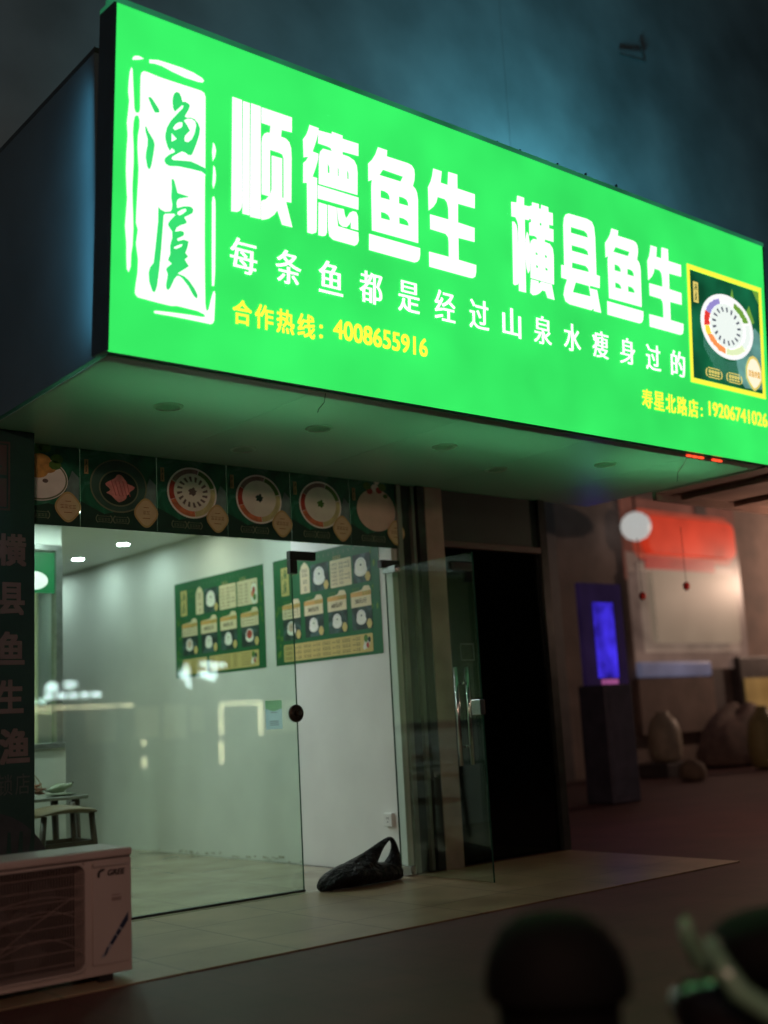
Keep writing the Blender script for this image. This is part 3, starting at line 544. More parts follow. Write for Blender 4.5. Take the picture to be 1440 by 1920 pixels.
def dish(parent, F, cx, cy, r, kind, w, ink=True):
    """a plate of food printed on a poster; returns the plate"""
    if kind == 'bowl':
        p = flat('plate', [disc(cx, cy, r * 1.05, r * .92, 44)], P_bowl, parent, F, w, .0003)
        flat('rim', [disc(cx, cy, r * 1.05, r * .92, 44), disc(cx, cy, r * 1.0, r * .87, 44)], P_line, p, F, w + .0009, .0003)
        flat('bowl', [disc(cx, cy - r * .08, r * .7, r * .6, 40)], P_dk, p, F, w + .0009, .0003)
        flat('bowl_rim', [disc(cx, cy - r * .08, r * .73, r * .63, 40), disc(cx, cy - r * .08, r * .68, r * .58, 40)], P_line, p, F, w + .0018, .0003)
        blob = [(cx + r * (.46 + .09 * math.sin(5 * a + 1) + .05 * math.sin(9 * a)) * math.cos(a), cy - r * .08 + r * (.4 + .08 * math.cos(4 * a)) * math.sin(a)) for a in [2 * PI * k / 40 for k in range(40)]]
        flat('meat', [blob], P_pink, p, F, w + .0027, .0003)
        st = []
        for k in range(5):
            st.append([(cx - r * .3 + k * r * .14, cy + r * .18), (cx - r * .27 + k * r * .14, cy + r * .18), (cx - r * .1 + k * r * .13, cy - r * .34), (cx - r * .13 + k * r * .13, cy - r * .34)])
        flat('marbling', st, pm('poster_meat_line', 190, 96, 100), p, F, w + .0036, .0003)
        return p
    if kind == 'dumpling':
        p = flat('plate', [disc(cx, cy, r, r * .72, 44)], P_wht, parent, F, w, .0003)
        flat('rim', [disc(cx, cy, r * .97, r * .69, 44), disc(cx, cy, r * .92, r * .64, 44)], P_line, p, F, w + .0009, .0003)
        for a, b, s in ((-.3, .45, .34), (.05, .62, .36), (.3, .4, .3), (-.05, .25, .36)):
            flat('dumpling', [disc(cx + a * r, cy + b * r, s * r, s * r * .62, 20)], P_dump, p, F, w + .0018 + .0004 * b, .0003)
        for a, b in ((.55, .5), (.62, .72), (-.1, .98), (.2, 1.05)):
            flat('leaf', [disc(cx + a * r, cy + b * r, .22 * r, .16 * r, 9)], P_grn, p, F, w + .003, .0003)
        flat('shadow_sauce', [disc(cx + .22 * r, cy - .05 * r, .1 * r, .07 * r, 10)], P_gry, p, F, w + .0018, .0003)
        return p
    if kind == 'mound':
        p = flat('plate', [disc(cx, cy, r * .98, r * .86, 44)], pm('poster_blush', 220, 196, 178), parent, F, w, .0003)
        for a, b, s, m_ in ((-.3, .75, .16, P_red), (.18, .82, .17, P_red), (-.02, .9, .2, P_iv), (-.42, .95, .2, P_grn), (.36, .95, .2, P_grn), (.5, .6, .12, P_grn), (.08, 1.15, .14, P_iv)):
            flat('garnish', [disc(cx + a * r, cy + b * r, s * r, s * r * .8, 9)], m_, p, F, w + .0009 + abs(a) * .001, .0003)
        return p
    p = flat('plate', [disc(cx, cy, r, r * .92, 48)], P_wht, parent, F, w, .0003)
    for m_, a0, a1 in ((P_vio, 74, 150), (P_red, 151, 200), (P_org, 201, 276), (P_lime, 277, 374), (P_grn, 16, 72)):
        flat('garnish', [arc_band(cx, cy, r * .72, r * .93, a0, a1, 10, .92)], m_, p, F, w + .0009, .0003)
    flat('inner_plate', [disc(cx, cy + r * .03, r * .74, r * .67, 40)], P_iv, p, F, w + .0018, .0003)
    if kind == 'slices':
        sl = []
        for k in range(16):
            a = 2 * PI * k / 16 + .1
            q = lambda rr, d: (cx + rr * r * math.cos(a + d), cy + r * .03 + .9 * rr * r * math.sin(a + d))
            sl.append([q(.42, .06), q(.62, .13), q(.62, -.04), q(.42, -.1)])
        flat('fish_slices', sl, P_gry, p, F, w + .0027, .0003)
        top = P_gry
    else:
        top = P_grn if kind == 'green' else P_dk
    st = [(cx + r * (.15 + .03 * math.sin(7 * a)) * math.cos(a), cy + r * .04 + r * (.14 + .03 * math.cos(5 * a)) * math.sin(a)) for a in [2 * PI * k / 48 for k in range(48)]]
    flat('topping', [st], top, p, F, w + .0036, .0003)
    return p

def glyphs(x, y, n, s, gap=.2):
    """n small unreadable printed characters as stroke blocks"""
    out = []
    for k in range(n):
        x0 = x + k * s * (1 + gap)
        out += [rect(x0, y + s * .82, x0 + s, y + s * .96), rect(x0 + s * .1, y + s * .42, x0 + s * .9, y + s * .54), rect(x0, y, x0 + s, y + s * .13),
                rect(x0 + s * random.choice((.05, .4, .7)), y + s * .135, x0 + s * random.choice((.8, .92)) , y + s * .2)]
    return out

posters = [(-2.069, -1.557, 'dumpling', 'dark green food poster with golden dumplings, leftmost of its row'),
           (-1.557, -1.041, 'bowl', 'dark green food poster with pink meat in a dark glass bowl'),
           (-1.041, -0.526, 'slices', 'dark green food poster with a ring of grey fish slices on a round platter'),
           (-0.526, -0.018, 'dark', 'dark green food poster with a white platter topped by a dark tuft'),
           (-0.018, 0.494, 'green', 'dark green food poster with a white platter topped by a green tuft'),
           (0.494, 0.985, 'mound', 'dark green food poster with a pale pink mound, rightmost of its row')]
for x0, x1, kind, lab in posters:
    W = x1 - x0; H = 0.488
    t = thing('food_poster', lab, 'poster', (x0 + .001, -0.0085, 2.292), 0, 'food posters along the top of the shop glass')
    flat('paper', [rect(0, 0, W - .002, H)], P_bg, t, FP, 0, .0004)
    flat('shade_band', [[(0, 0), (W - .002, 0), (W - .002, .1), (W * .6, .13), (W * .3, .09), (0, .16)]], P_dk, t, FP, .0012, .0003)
    flat('mist', [[(W * .8, .13), (W * .98, .1), (W * .985, .3), (W * .9, .34), (W * .84, .26)]], P_mist, t, FP, .0012, .0003)
    dish(t, FP, W * .49, .272, .182, kind, .0022)
    bx, by = W * .84, .115
    b_ = [(bx + .078 * math.cos(a) * (1 + .06 * math.cos(4 * a)), by + .088 * math.sin(a) * (1 + .06 * math.cos(4 * a))) for a in [2 * PI * k / 40 for k in range(40)]]
    bd = flat('badge', [b_], P_gold, t, FP, .0085, .0004)
    flat('badge_face', [[(bx + (x - bx) * .86, by + (y - by) * .86) for x, y in b_]], P_cream, bd, FP, .0094, .0003)
    nch = 2 if kind == 'bowl' else 4
    s = .021
    flat('badge_print', glyphs(bx - nch * s * .6 + .002, by - .008, nch, s) + [rect(bx - .018, by + .032, bx + .018, by + .036), rect(bx - .026, by - .036, bx + .026, by - .032)], P_ink, bd, FP, .0102, .0003)
    for u in (.20, .42):
        flat('laurel_label', [arc_band(W * u + .05, .06, .05, .056, 140, 220, 6, .7), arc_band(W * u + .05, .06, .05, .056, -40, 40, 6, .7), rect(W * u + .01, .078, W * u + .09, .081), rect(W * u + .01, .04, W * u + .09, .043)] + glyphs(W * u + .012, .05, 4, .016, .25), P_line, t, FP, .0024, .0003)
    bm = flat('brand_mark', [rect(.026, .33, .052, .42)], P_gold, t, FP, .0024, .0003)
    mini_logo('brand_characters', .030, .336, .048, .414, P_dk, bm, FP, .0032)

N_green = mat('menu_green', lin(8, 98, 54), 0.45, var=0.06, scale=3)
N_gold = pm('menu_gold', 206, 186, 116, var=0.05); N_pale = pm('menu_pale', 226, 214, 176, var=0.03); N_ink = pm('menu_ink', 52, 48, 30, var=0.02)
N_mark = pm('menu_leaf_gold', 96, 140, 50, var=0.3, scale=20); N_photo = leafy('menu_photo', lin(20, 40, 38), lin(34, 62, 54), lin(70, 100, 98)); N_ora = pm('menu_tan', 214, 168, 96)
FM = frame((0, 0, 0), (0, -1, 0), (0, 0, 1))
def small_dish(par, u0, v0, u1, v1, kind):
    f = flat('dish_photo', [rect(u0, v0, u1, v1)], N_photo, par, FM, .0022, .0004)
    cx, cy, r = (u0 + u1) / 2 - .01, v0 + (v1 - v0) * .6, (v1 - v0) * .36
    flat('plate', [disc(cx, cy - r * .45, r * 1.0, r * .62, 26)], P_iv, f, FM, .0031, .0003)
    flat('plate', [disc(cx, cy, r * .9, r * .78, 30), disc(cx, cy, r * .72, r * .62, 30)], P_wht, f, FM, .0040, .0003)
    flat('food', [disc(cx, cy, r * .7, r * .6, 26)], {'red': P_red, 'pink': pm('menu_blush', 216, 190, 170)}.get(kind, P_iv), f, FM, .0040, .0003)
    flat('topping', [disc(cx + .004, cy + .004, r * .13, r * .11, 9)], {'red': P_dk, 'green': P_grn}.get(kind, P_dk), f, FM, .0048, .0003)
    b = [(u1 - .035 + .034 * math.cos(a), v0 + .038 + .036 * math.sin(a)) for a in (0, PI/3, PI/2, 2*PI/3, PI, 4*PI/3, 3*PI/2, 5*PI/3)]
    flat('badge', [b], N_gold, f, FM, .0048, .0003)
def card(par, u0, v0, u1, v1, price):
    h = v1 - v0
    c = flat('price_card', [[(u0, v0), (u1, v0), (u1, v1 - .025), (u1 - .02, v1 + .004), (u1 - .08, v1 + .008), (u1 - .11, v1 - .02), (u0 + .015, v1 - .03), (u0, v1 - .045)]], N_pale, par, FM, .0022, .0004)
    flat('heading', [rect(u0, v0 + h * .55, u1, v0 + h * .78)], N_ora, c, FM, .0031, .0003)
    flat('heading_print', glyphs(u0 + .02, v0 + h * .82, 3, .026) + glyphs(u1 - .1, v0 + h * .6, 3, .026), N_mark, c, FM, .0040, .0003)
    if price:
        text('price', price, N_ink, c, FM, u0 + .05, v0 + h * .17, u1 - .05, v0 + h * .44, .0034, .008)
    else:
        ln = []
        for k in range(3):
            v = v0 + .015 + k * .026
            ln += glyphs(u0 + .02, v, 2, .016) + [rect(u0 + .07, v + .006, u1 - .06, v + .010)] + glyphs(u1 - .045, v, 1, .018)
        flat('price_lines', ln, N_ink, c, FM, .0031, .0003)
def menu(y, lab, kind):
    t = thing('menu_board', lab, 'menu poster', (0.859 - 0.027 * y, y, 1.542), 0.027, 'menu posters on the shop wall')
    t.scale = (1, 0.955, 1)
    W, H = (1.40, .855) if kind == 2 else (1.495, .86)
    flat('paper', [rect(0, 0, W, H)], N_green, t, FM, 0, .0004)
    v = lambda z: z - 1.542
    bm = flat('brand_mark', [rect(.116, v(2.095), .225, v(2.325))], N_gold, t, FM, .0022, .0004)
    mini_logo('brand_characters', .13, v(2.11), .212, v(2.31), N_green, bm, FM, .0031)
    flat('brand_print', glyphs(.26, v(2.30), 4, .022) + glyphs(.26, v(2.25), 4, .022), N_mark, t, FM, .0022, .0003)
    flat('top_line', glyphs(.25, v(2.345), 14, .018, 2.6), P_line, t, FM, .0022, .0003)
    mk = []
    for k in range(26):
        a, b = random.uniform(.02, .1), random.uniform(.05, .5)
        if k > 16: a, b = random.uniform(W - .11, W - .03), random.uniform(.3, .8)
        s = random.uniform(.008, .02); mk.append([(a, b), (a + s, b + s * .6), (a + s * .8, b + s * 3), (a - s * .2, b + s * 2)])
    flat('leaf_print', mk, N_mark, t, FM, .0022, .0003)
    tg = flat('name_tag', [[(.386, v(2.085)), (.515, v(2.085)), (.515, v(2.27)), (.49, v(2.31)), (.45, v(2.335)), (.41, v(2.31)), (.386, v(2.27))]], N_pale, t, FM, .0022, .0004)
    flat('tag_print', glyphs(.41, v(2.255), 3, .022) + glyphs(.41, v(2.22), 3, .022) + glyphs(.425, v(2.165), 2, .026) + glyphs(.44, v(2.105), 1, .03), N_ink, tg, FM, .0031, .0003)
    small_dish(t, .537, v(2.085), .772, v(2.30), 'plain')
    def listing(u0, u1):
        c = flat('price_list', [rrect(u0, v(2.085), u1, v(2.298), .01)], N_pale, t, FM, .0022, .0004)
        ln = []
        for k in range(6):
            vv = v(2.105) + k * .03
            ln += glyphs(u0 + .015, vv, 4, .016) + glyphs(u0 + .115, vv, 3, .016)
            if k in (1, 2, 4, 5): ln += [rect(u1 - .09, vv + .005, u1 - .045, vv + .009)] + glyphs(u1 - .04, vv, 1, .02)
        flat('print_lines', ln, N_ink, c, FM, .0031, .0003)
        flat('heading', glyphs(u0 + .04, v(2.305), 4, .022), N_gold, c, FM, .0031, .0003)
    listing(.793, 1.064)
    if kind == 2: small_dish(t, 1.084, v(2.085), 1.30, v(2.30), 'plain')
    else:
        listing(1.085, 1.40)
        f = flat('vegetable_photo', [disc(1.35, v(2.17), .05, .09, 14)], P_iv, t, FM, .0048, .0003)
        for a, b, m_ in ((.0, .03, P_red), (.01, -.03, P_grn), (-.02, .0, P_org)): flat('vegetable', [disc(1.35 + a, v(2.17) + b, .024, .03, 9)], m_, f, FM, .0056 + abs(b) * .01, .0003)
    if kind == 2:
        cs = [(.12, .368, None, 'pink'), (.428, .678, '38元/斤', 'green'), (.742, .984, '68元/斤', 'plain'), (1.043, 1.289, '38元/斤', 'plain')]
    else:
        cs = [(.13, .40, None, 'pink'), (.465, .737, '48元/斤', 'plain'), (.795, 1.06, '58元/斤', 'green'), (1.13, 1.40, None, 'red')]
    for a, b, pr, kd in cs:
        card(t, a, v(1.905), b, v(2.05), pr); small_dish(t, a + .004, v(1.735), b + .004, v(1.902), kd)
    bars = [(.12, 1.285)] if kind == 2 else [(.13, .555), (.60, 1.39)]
    for a, b in bars:
        c = flat('price_list', [rrect(a, v(1.565), b, v(1.70), .012)], N_gold, t, FM, .0022, .0004)
        ln = []; nc = 4 if b - a > 1 else (1 if b - a < .5 else 2); cw = (b - a - (.14 if kind == 2 else .05)) / nc
        for q in range(nc):
            for k in range(3 if kind == 2 else 5):
                vv = v(1.58) + k * (.04 if kind == 2 else .023)
                s = .022 if kind == 2 else .014
                ln += glyphs(a + .02 + q * cw, vv, 4, s) + [rect(a + .15 + q * cw, vv + .006, a + q * cw + cw - .07, vv + .010)] + glyphs(a + q * cw + cw - .06, vv, 2, s)
        flat('print_lines', ln, N_ink, c, FM, .0031, .0003)
        for (p, q_, m_, s) in ((-.07, .07, P_iv, .045), (-.08, .1, P_grn, .03), (-.06, .05, P_red, .022), (-.04, .09, P_dk, .022), (-.1, .04, P_iv, .022)):
            if kind == 2 or b > 1: flat('vegetable', [disc(b + p, v(1.565) + q_, s * .8, s, 9)], m_, c, FM, .0040 + .0009 * (m_ is not P_iv), .0003)
    return t
menu(1.475, 'green menu poster on the white wall nearest the door, behind the black door patch', 2)
menu(3.043, 'green menu poster deeper in the shop, with two gold price bars at its foot', 1)

# wall socket
t = thing('wall_socket', 'white surface mounted wall socket low on the white wall beside the door', 'socket', (0.8565, 0.16, 0.365))
MB().box(-0.03, -0.045, -0.045, 0.0, 0.045, 0.045).build('box', M_white, t, bevel=0.004)
mb = MB(); mb.box(-0.0315, -0.012, 0.005, -0.0304, -0.006, 0.018); mb.box(-0.0315, 0.006, 0.005, -0.0304, 0.012, 0.018); mb.box(-0.0315, -0.003, -0.02, -0.0304, 0.003, -0.008)
mb.build('slots', M_dark, t)

# ceiling lamps in the shop
M_lamp = emat('led_disc', (0.86, 1.0, 1.04), SHOP_LAMP); M_lamp2 = emat('led_disc_bright', (0.86, 1.0, 1.0), SHOP_LAMP * 3.1); M_lampw = emat('led_disc_warm', (1.0, 0.97, 0.84), SHOP_LAMP)
M_lring = mat('lamp_trim', (0.8, 0.8, 0.78), 0.4, var=0.03)
spots = [(0.37, 3.25), (0.37, 4.22), (0.37, 2.27), (0.37, 1.25), (0.37, 5.3), (-0.7, 1.9), (-2.2, 3.4), (-2.4, 1.2), (-1.6, 1.9), (-3.2, 1.8)]
for i, (x, y) in enumerate(spots):
    lab = {0: 'round white ceiling downlight in the shop, right and nearer of the two in view', 1: 'round white ceiling downlight in the shop, left and farther of the two in view'}.get(i, 'round ceiling downlight in the shop hidden behind the poster row')
    t = thing('ceiling_downlight', lab, 'downlight', (x, y, 2.796), 0, 'ceiling downlights in the shop')
    MB().lathe([(0.066, 0.0), (0.066, -0.006), (0.056, -0.007), (0.055, 0.0)], 28).build('ring', M_lring, t)
    MB().lathe([(0.054, -0.001), (0.054, -0.0035)], 28).build('diffuser', M_lampw if i == 2 else (M_lamp2 if i > 4 else M_lamp), t)

# ---------------------------------------------------------------- kitchen partition
M_lowwall = mat('partition_paint', (0.55, 0.56, 0.50), 0.6, var=0.05, scale=3)
pt = thing('kitchen_partition', 'white half wall with a steel framed window at the back of the shop', 'partition', (-0.6, 2.4, 0))
MB().box(-3.6, 0.0, 0.0, 0.02, 0.12, 0.985).build('low_wall', M_lowwall, pt)
MB().box(-3.6, -0.02, 0.987, 0.01, 0.14, 1.03).build('sill', M_steel, pt, bevel=0.004)
MB().box(-0.055, 0.0, 1.031, 0.0, 0.10, 2.55).build('steel_post', M_steel, pt, bevel=0.003)
MB().box(-3.6, 0.01, 2.552, 0.0, 0.10, 2.60).build('head_rail', M_steel, pt, bevel=0.003)
MB().box(-3.6, 0.02, 2.602, 0.0, 0.08, 2.794).build('header', M_ceil, pt)
MB().box(-3.58, 0.045, 1.031, -0.057, 0.053, 2.55).build('window_pane', M_glass2, pt)
st = thing('kitchen_menu_strip', 'green menu strip with a white plate hung in the kitchen window', 'menu strip', (-1.25, 2.435, 2.21))
flat('paper', [rect(0, 0, .60, .33)], N_green, st, FP, 0, .0004)
flat('plate', [disc(.42, .10, .12, .075, 30)], P_wht, st, FP, .0012, .0003)
flat('garnish', [disc(.36, .19, .035, .03, 9), disc(.30, .2, .04, .03, 9)], P_red, st, FP, .0024, .0003)
flat('tag', [rect(.30, .02, .42, .07)], N_pale, st, FP, .0032, .0003)
M_cream = mat('kitchen_cream', (0.66, 0.62, 0.42), 0.6, var=0.05)
kt = thing('kitchen_wall', 'cream tiled kitchen wall seen through the steel framed window', 'wall', (-2.5, 4.2, 0))
MB().box(-1.7, 0, 0, 2.45, 0.08, 2.794).build('tiled_wall', M_cream, kt)
t = thing('kitchen_downlight', 'oval lit lamp on the cream kitchen wall below the menu strip', 'lamp', (-0.57, 4.19, 2.185))
MB().lathe([(0.09, 0.0), (0.10, 0.01), (0.09, 0.025)], 24, M=Matrix.Rotation(PI/2, 4, 'X') @ Matrix.Scale(0.35, 4, (0, 1, 0))).build('lens', emat('kitchen_lamp', (1, 0.96, 0.85), 4), t)
MB().lathe([(0.11, 0.0), (0.11, 0.008)], 24, M=Matrix.Rotation(PI/2, 4, 'X') @ Matrix.Scale(0.40, 4, (0, 1, 0))).build('rim', M_lring, t)

# ---------------------------------------------------------------- table, chair and what lies on the table
M_wood = mat('dark_wood', (0.055, 0.04, 0.028), 0.4, var=0.3, scale=12); M_seat = mat('olive_leather', (0.13, 0.095, 0.05), 0.45, var=0.15)
M_marb = mat('grey_tabletop', (0.22, 0.23, 0.20), 0.25, var=0.2, scale=9)
tb = thing('dining_table', 'grey topped table with dark wooden legs at the back of the shop', 'table', (-1.28, 2.02, 0))
MB().box(-0.65, -0.24, 0.615, 0.60, 0.24, 0.64).build('tabletop', M_marb, tb, bevel=0.006)
for sx in (-0.58, 0.52):
    for sy in (-0.19, 0.19):
        MB().tube([(sx, sy, 0.614), (sx + (0.03 if sx > 0 else -0.03), sy, 0.0)], [0.03, 0.02], 10).build('leg', M_wood, tb, smooth=True)
ch = thing('dining_chair', 'dark wooden chair with an olive padded seat pulled up to the grey table', 'chair', (-0.98, 1.62, 0))
seat = []
for k in range(9):
    x = -0.22 + 0.055 * k * 0.95; zc = 0.545 + 0.018 * math.cos((x) * 9)
    seat.append([(x, -0.2 * c_, zc + 0.034 * s_ * (1 - abs(x) * 2.2)) if False else (x, -0.2 * math.cos(a), zc + 0.032 * math.sin(a) * (1.05 - abs(x) * 2)) for a in [2 * PI * q / 16 for q in range(16)] for c_, s_ in ((0, 0),)])
MB().loft(seat).build('seat', M_seat, ch, smooth=True)
for sx in (-0.18, 0.17):
    for sy in (-0.16, 0.16):
        top = 0.53 if sy < 0 else 0.60
        MB().tube([(sx, sy, top), (sx * 1.12, sy * 1.05, 0.3), (sx * 1.25, sy * 1.15, 0.0)], [0.022, 0.024, 0.016], 10).build('leg', M_wood, ch, smooth=True)
for sy in (-0.17, 0.17): MB().box(-0.2, sy - 0.011, 0.31, 0.2, sy + 0.011, 0.345).build('stretcher', M_wood, ch, bevel=0.004)
for sx in (-0.2, 0.19): MB().box(sx - 0.011, -0.158, 0.31, sx + 0.011, 0.158, 0.345).build('stretcher', M_wood, ch, bevel=0.004)
M_straw = mat('dried_red_brown', (0.22, 0.085, 0.045), 0.8, var=0.5, scale=40, bump=0.5); M_cane = mat('cane', (0.30, 0.21, 0.11), 0.6)
bk = thing('basket', 'cane basket of red brown dried food on the table by the pillar', 'basket', (-1.13, 1.93, 0.641))
mb = MB()
for k in range(9):
    a = PI * k / 8; mb.tube([(0.14 * math.cos(a), 0.0 + 0.02 * (k % 3), 0.03), (0.16 * math.cos(a), 0.02, 0.10), (0.17 * math.cos(a) * 0.9, 0.03, 0.16 * math.sin(a) + 0.03)], 0.003, 6)
mb.tube([(0.17 * math.cos(a), 0.03, 0.03 + 0.17 * math.sin(a)) for a in [PI * k / 16 for k in range(17)]], 0.004, 6)
mb.build('hoops', M_cane, bk)
mb = MB()
for k in range(14):
    x, z = random.uniform(-.12, .11), random.uniform(.02, .11); a = random.uniform(-.5, .9)
    mb.tube([(x, random.uniform(-.03, .04), z), (x + .05 * math.cos(a), 0, z + .05 * math.sin(a)), (x + .1 * math.cos(a), .0, z + .07 * math.sin(a))], [.006, .014, .004], 7)
mb.build('dried_food', M_straw, bk, smooth=True)
M_cer = mat('celadon', (0.21, 0.25, 0.17), 0.25, var=0.2, scale=12)
pl_ = thing('serving_plate', 'small pale oval plate at the right end of the grey table', 'plate', (-0.82, 1.93, 0.641))
MB().lathe([(0.06, 0.0), (0.115, 0.012), (0.12, 0.016), (0.06, 0.006)], 28).build('dish', M_cer, pl_, smooth=True)
gd = thing('gourd', 'grey green gourd shaped pot lying on the small plate', 'pot', (-0.84, 1.93, 0.655))
rings = []
for x, r, z in ((-.11, .008, .035), (-.085, .014, .032), (-.06, .032, .034), (-.02, .042, .042), (.025, .04, .045), (.05, .026, .05), (.07, .022, .056), (.09, .022, .062), (.1, .01, .066)):
    rings.append([(x, r * math.cos(a), z + r * .8 * math.sin(a)) for a in [2 * PI * k / 14 for k in range(14)]])
MB().loft(rings).build('body', M_cer, gd, smooth=True)
MB().tube([(.085, 0, .075), (.1, 0, .08), (.108, 0, .074)], .008, 8).build('stem', M_wood, gd, smooth=True)

# ---------------------------------------------------------------- black bag on the threshold
M_bag = mat('black_plastic_bag', (0.007, 0.007, 0.008), 0.38, var=0.3, scale=16, bump=1.0, spec=0.12)
M_bag.node_tree.nodes['Bump'].inputs['Distance'].default_value = 0.05
bgt = thing('plastic_bag', 'black carrier bag slumped on the doorstep with its handles standing up', 'bag', (0.34, -0.14, 0.0))
rings = []
rnd = random.Random(4)
for x, h, w in ((-.335, .02, .03), (-.325, .075, .07), (-.27, .115, .10), (-.18, .145, .13), (-.10, .160, .14), (0.0, .150, .14), (.10, .135, .13), (.20, .125, .11), (.28, .115, .09), (.315, .085, .06), (.322, .06, .03)):
    ring = []
    for k in range(18):
        a = 2 * PI * k / 18; jr = 1 + rnd.uniform(-.09, .09)
        ring.append((x + rnd.uniform(-.008, .008), w * math.cos(a) * jr, max(0.002, h * .5 + h * .5 * math.sin(a) * jr)))
    rings.append(ring)
body = MB().loft(rings).build('body', M_bag, bgt, smooth=True, subd=1)
def strap(name, P, Q, th):
    r = []
    for (x0, z0), (x1, z1), d in zip(P, Q, th):
        r.append([(x0 + (x1 - x0) * (.5 - .5 * math.cos(a)) + rnd.uniform(-.004, .004), d * math.sin(a) * (1 + .3 * math.sin(3 * a)), z0 + (z1 - z0) * (.5 - .5 * math.cos(a)) + rnd.uniform(-.004, .004)) for a in [2 * PI * k / 16 for k in range(16)]])
    MB().loft(r).build(name, M_bag, bgt, smooth=True, subd=1)
sh = lambda pts: [(x - .34, z) for x, z in pts]
strap('handle', sh([(.19, .15), (.28, .172), (.38, .208), (.48, .248), (.56, .280), (.607, .292)]), sh([(.30, .04), (.40, .06), (.470, .120), (.51, .185), (.552, .240), (.592, .262)]), [.11, .09, .05, .028, .02, .016])
strap('handle', sh([(.575, .284), (.612, .290), (.648, .250), (.672, .18), (.690, .09), (.67, .01)]), sh([(.585, .262), (.607, .252), (.610, .205), (.580, .148), (.53, .11), (.42, .01)]), [.014, .018, .022, .03, .06, .10])
# ---------------------------------------------------------------- pillar with the vertical sign, left
M_pil = mat('dark_green_board', (0.011, 0.045, 0.035), 0.4, var=0.25, scale=2.5, detail=6)
M_pch = mat('faded_letter', (0.16, 0.125, 0.12), 0.6, var=0.15); M_pthin = mat('faint_letter', (0.07, 0.08, 0.075), 0.6, var=0.1); M_pcl = mat('board_plate_print', (0.035, 0.04, 0.045), 0.5, var=0.3, scale=8)
M_pink = mat('faded_seal', (0.075, 0.05, 0.045), 0.6, var=0.2)
pil = thing('pillar_sign', 'dark green sign pillar at the left edge with a column of large faded characters', 'pillar', (-1.94, -0.25, 0.0))
MB().box(-1.3, 0.0, 0.0, 0.0, 0.22, 2.773).build('pillar', M_pil, pil, bevel=0.006)
FQ = frame((0, 0, 0), (1, 0, 0), (0, 0, 1))
def pch(c, x0, z0, x1, z1, m=None, b=0.03): text('character', c, m or M_pch, pil, FQ, x0 + 1.94, z0, x1 + 1.94, z1, 0.002, b)
pch('横', -2.16, 2.00, -1.99, 2.18); pch('县', -2.15, 1.73, -2.00, 1.91); pch('鱼', -2.155, 1.46, -2.00, 1.64); pch('生', -2.155, 1.20, -2.005, 1.38)
pch('渔', -2.14, 0.93, -1.97, 1.12); pch('锁', -2.145, 0.77, -2.065, 0.88, M_pthin, 0.0); pch('店', -2.05, 0.77, -1.97, 0.88, M_pthin, 0.0); pch('连', -2.235, 0.77, -2.155, 0.88, M_pthin, 0.0)
mini = flat('seal', [rect(-.5, 2.31, -.145, 2.70), rect(-.49, 2.32, -.155, 2.69)], M_pink, pil, FQ, .002, .0005)
flat('seal', [rect(-.48, 2.33, -.165, 2.49), rect(-.48, 2.51, -.165, 2.68)], M_pink, pil, FQ, .002, .0005)
mini_logo('seal_characters', -.40, 2.345, -.19, 2.67, M_pil, pil, FQ, .0034)
flat('plate_print', [disc(-.32, .30, .42, .40, 40)], M_pcl, pil, FQ, .002, .0005)
flat('plate_print', [[(-.22 + .06 * k, .42), (-.19 + .06 * k, .42), (-.2 + .066 * k, .58), (-.215 + .064 * k, .58)] for k in range(4)], M_pil, pil, FQ, .0035, .0005)

# ---------------------------------------------------------------- outdoor air conditioner unit
M_ac = mat('cream_enamel', (0.46, 0.38, 0.35), 0.38, var=0.05, scale=4, coat=0.2); M_acd = mat('ac_dark', (0.012, 0.010, 0.010), 0.6); M_wire = mat('ac_wire', (0.26, 0.19, 0.17), 0.4, var=0.1)
M_blue = mat('navy_sticker', (0.015, 0.022, 0.06), 0.4, var=0.1); M_grsk = mat('silver_sticker', (0.30, 0.30, 0.33), 0.35, var=0.1)
ac = thing('outdoor_air_conditioner', 'cream outdoor air conditioner unit standing on the step at the lower left', 'air conditioner', (-2.015, -1.50, 0.0))
W = 0.82
mb = MB()
mb.box(-W, 0.0, 0.03, -0.745, 0.30, 0.515); mb.box(-0.225, 0.0, 0.03, 0.0, 0.30, 0.515)
mb.box(-0.7445, 0.0, 0.03, -0.2255, 0.30, 0.065); mb.box(-0.7445, 0.0, 0.508, -0.2255, 0.30, 0.515); mb.box(-0.7445, 0.27, 0.066, -0.2255, 0.30, 0.507)
mb.build('casing', M_ac, ac, bevel=0.006)
MB().box(-W - .004, -0.008, 0.520, 0.004, 0.308, 0.556).build('lid', M_ac, ac, bevel=0.010)
MB().box(-W + .004, 0.004, 0.5152, -0.004, 0.296, 0.5198).build('lid_gap', M_acd, ac)
MB().box(-0.744, 0.10, 0.066, -0.226, 0.268, 0.507).build('fan_shroud', M_acd, ac)
fanh = MB().lathe([(0.055, 0), (0.05, 0.03), (0.02, 0.036)], 20, M=Matrix.Translation((-0.485, 0.095, 0.287)) @ Matrix.Rotation(PI/2, 4, 'X')).build('fan', mat('fan_grey', (0.05, 0.045, 0.045), 0.5), ac)
mb = MB()
for k in range(3):
    a0 = 2 * PI * k / 3 + .4
    A = [(-0.485 + r * math.cos(a0 + d), 0.085 - 0.02 * (d / .9), 0.287 + r * math.sin(a0 + d)) for r, d in ((.05, 0), (.12, -.1), (.195, .05), (.20, .5), (.18, .85), (.1, .8), (.05, .6))]
    B = [(x, y + .003, z) for x, y, z in A]; mb.loft([A, B])
mb.build('fan_blade', fanh.data.materials[0], fanh)
mb = MB()
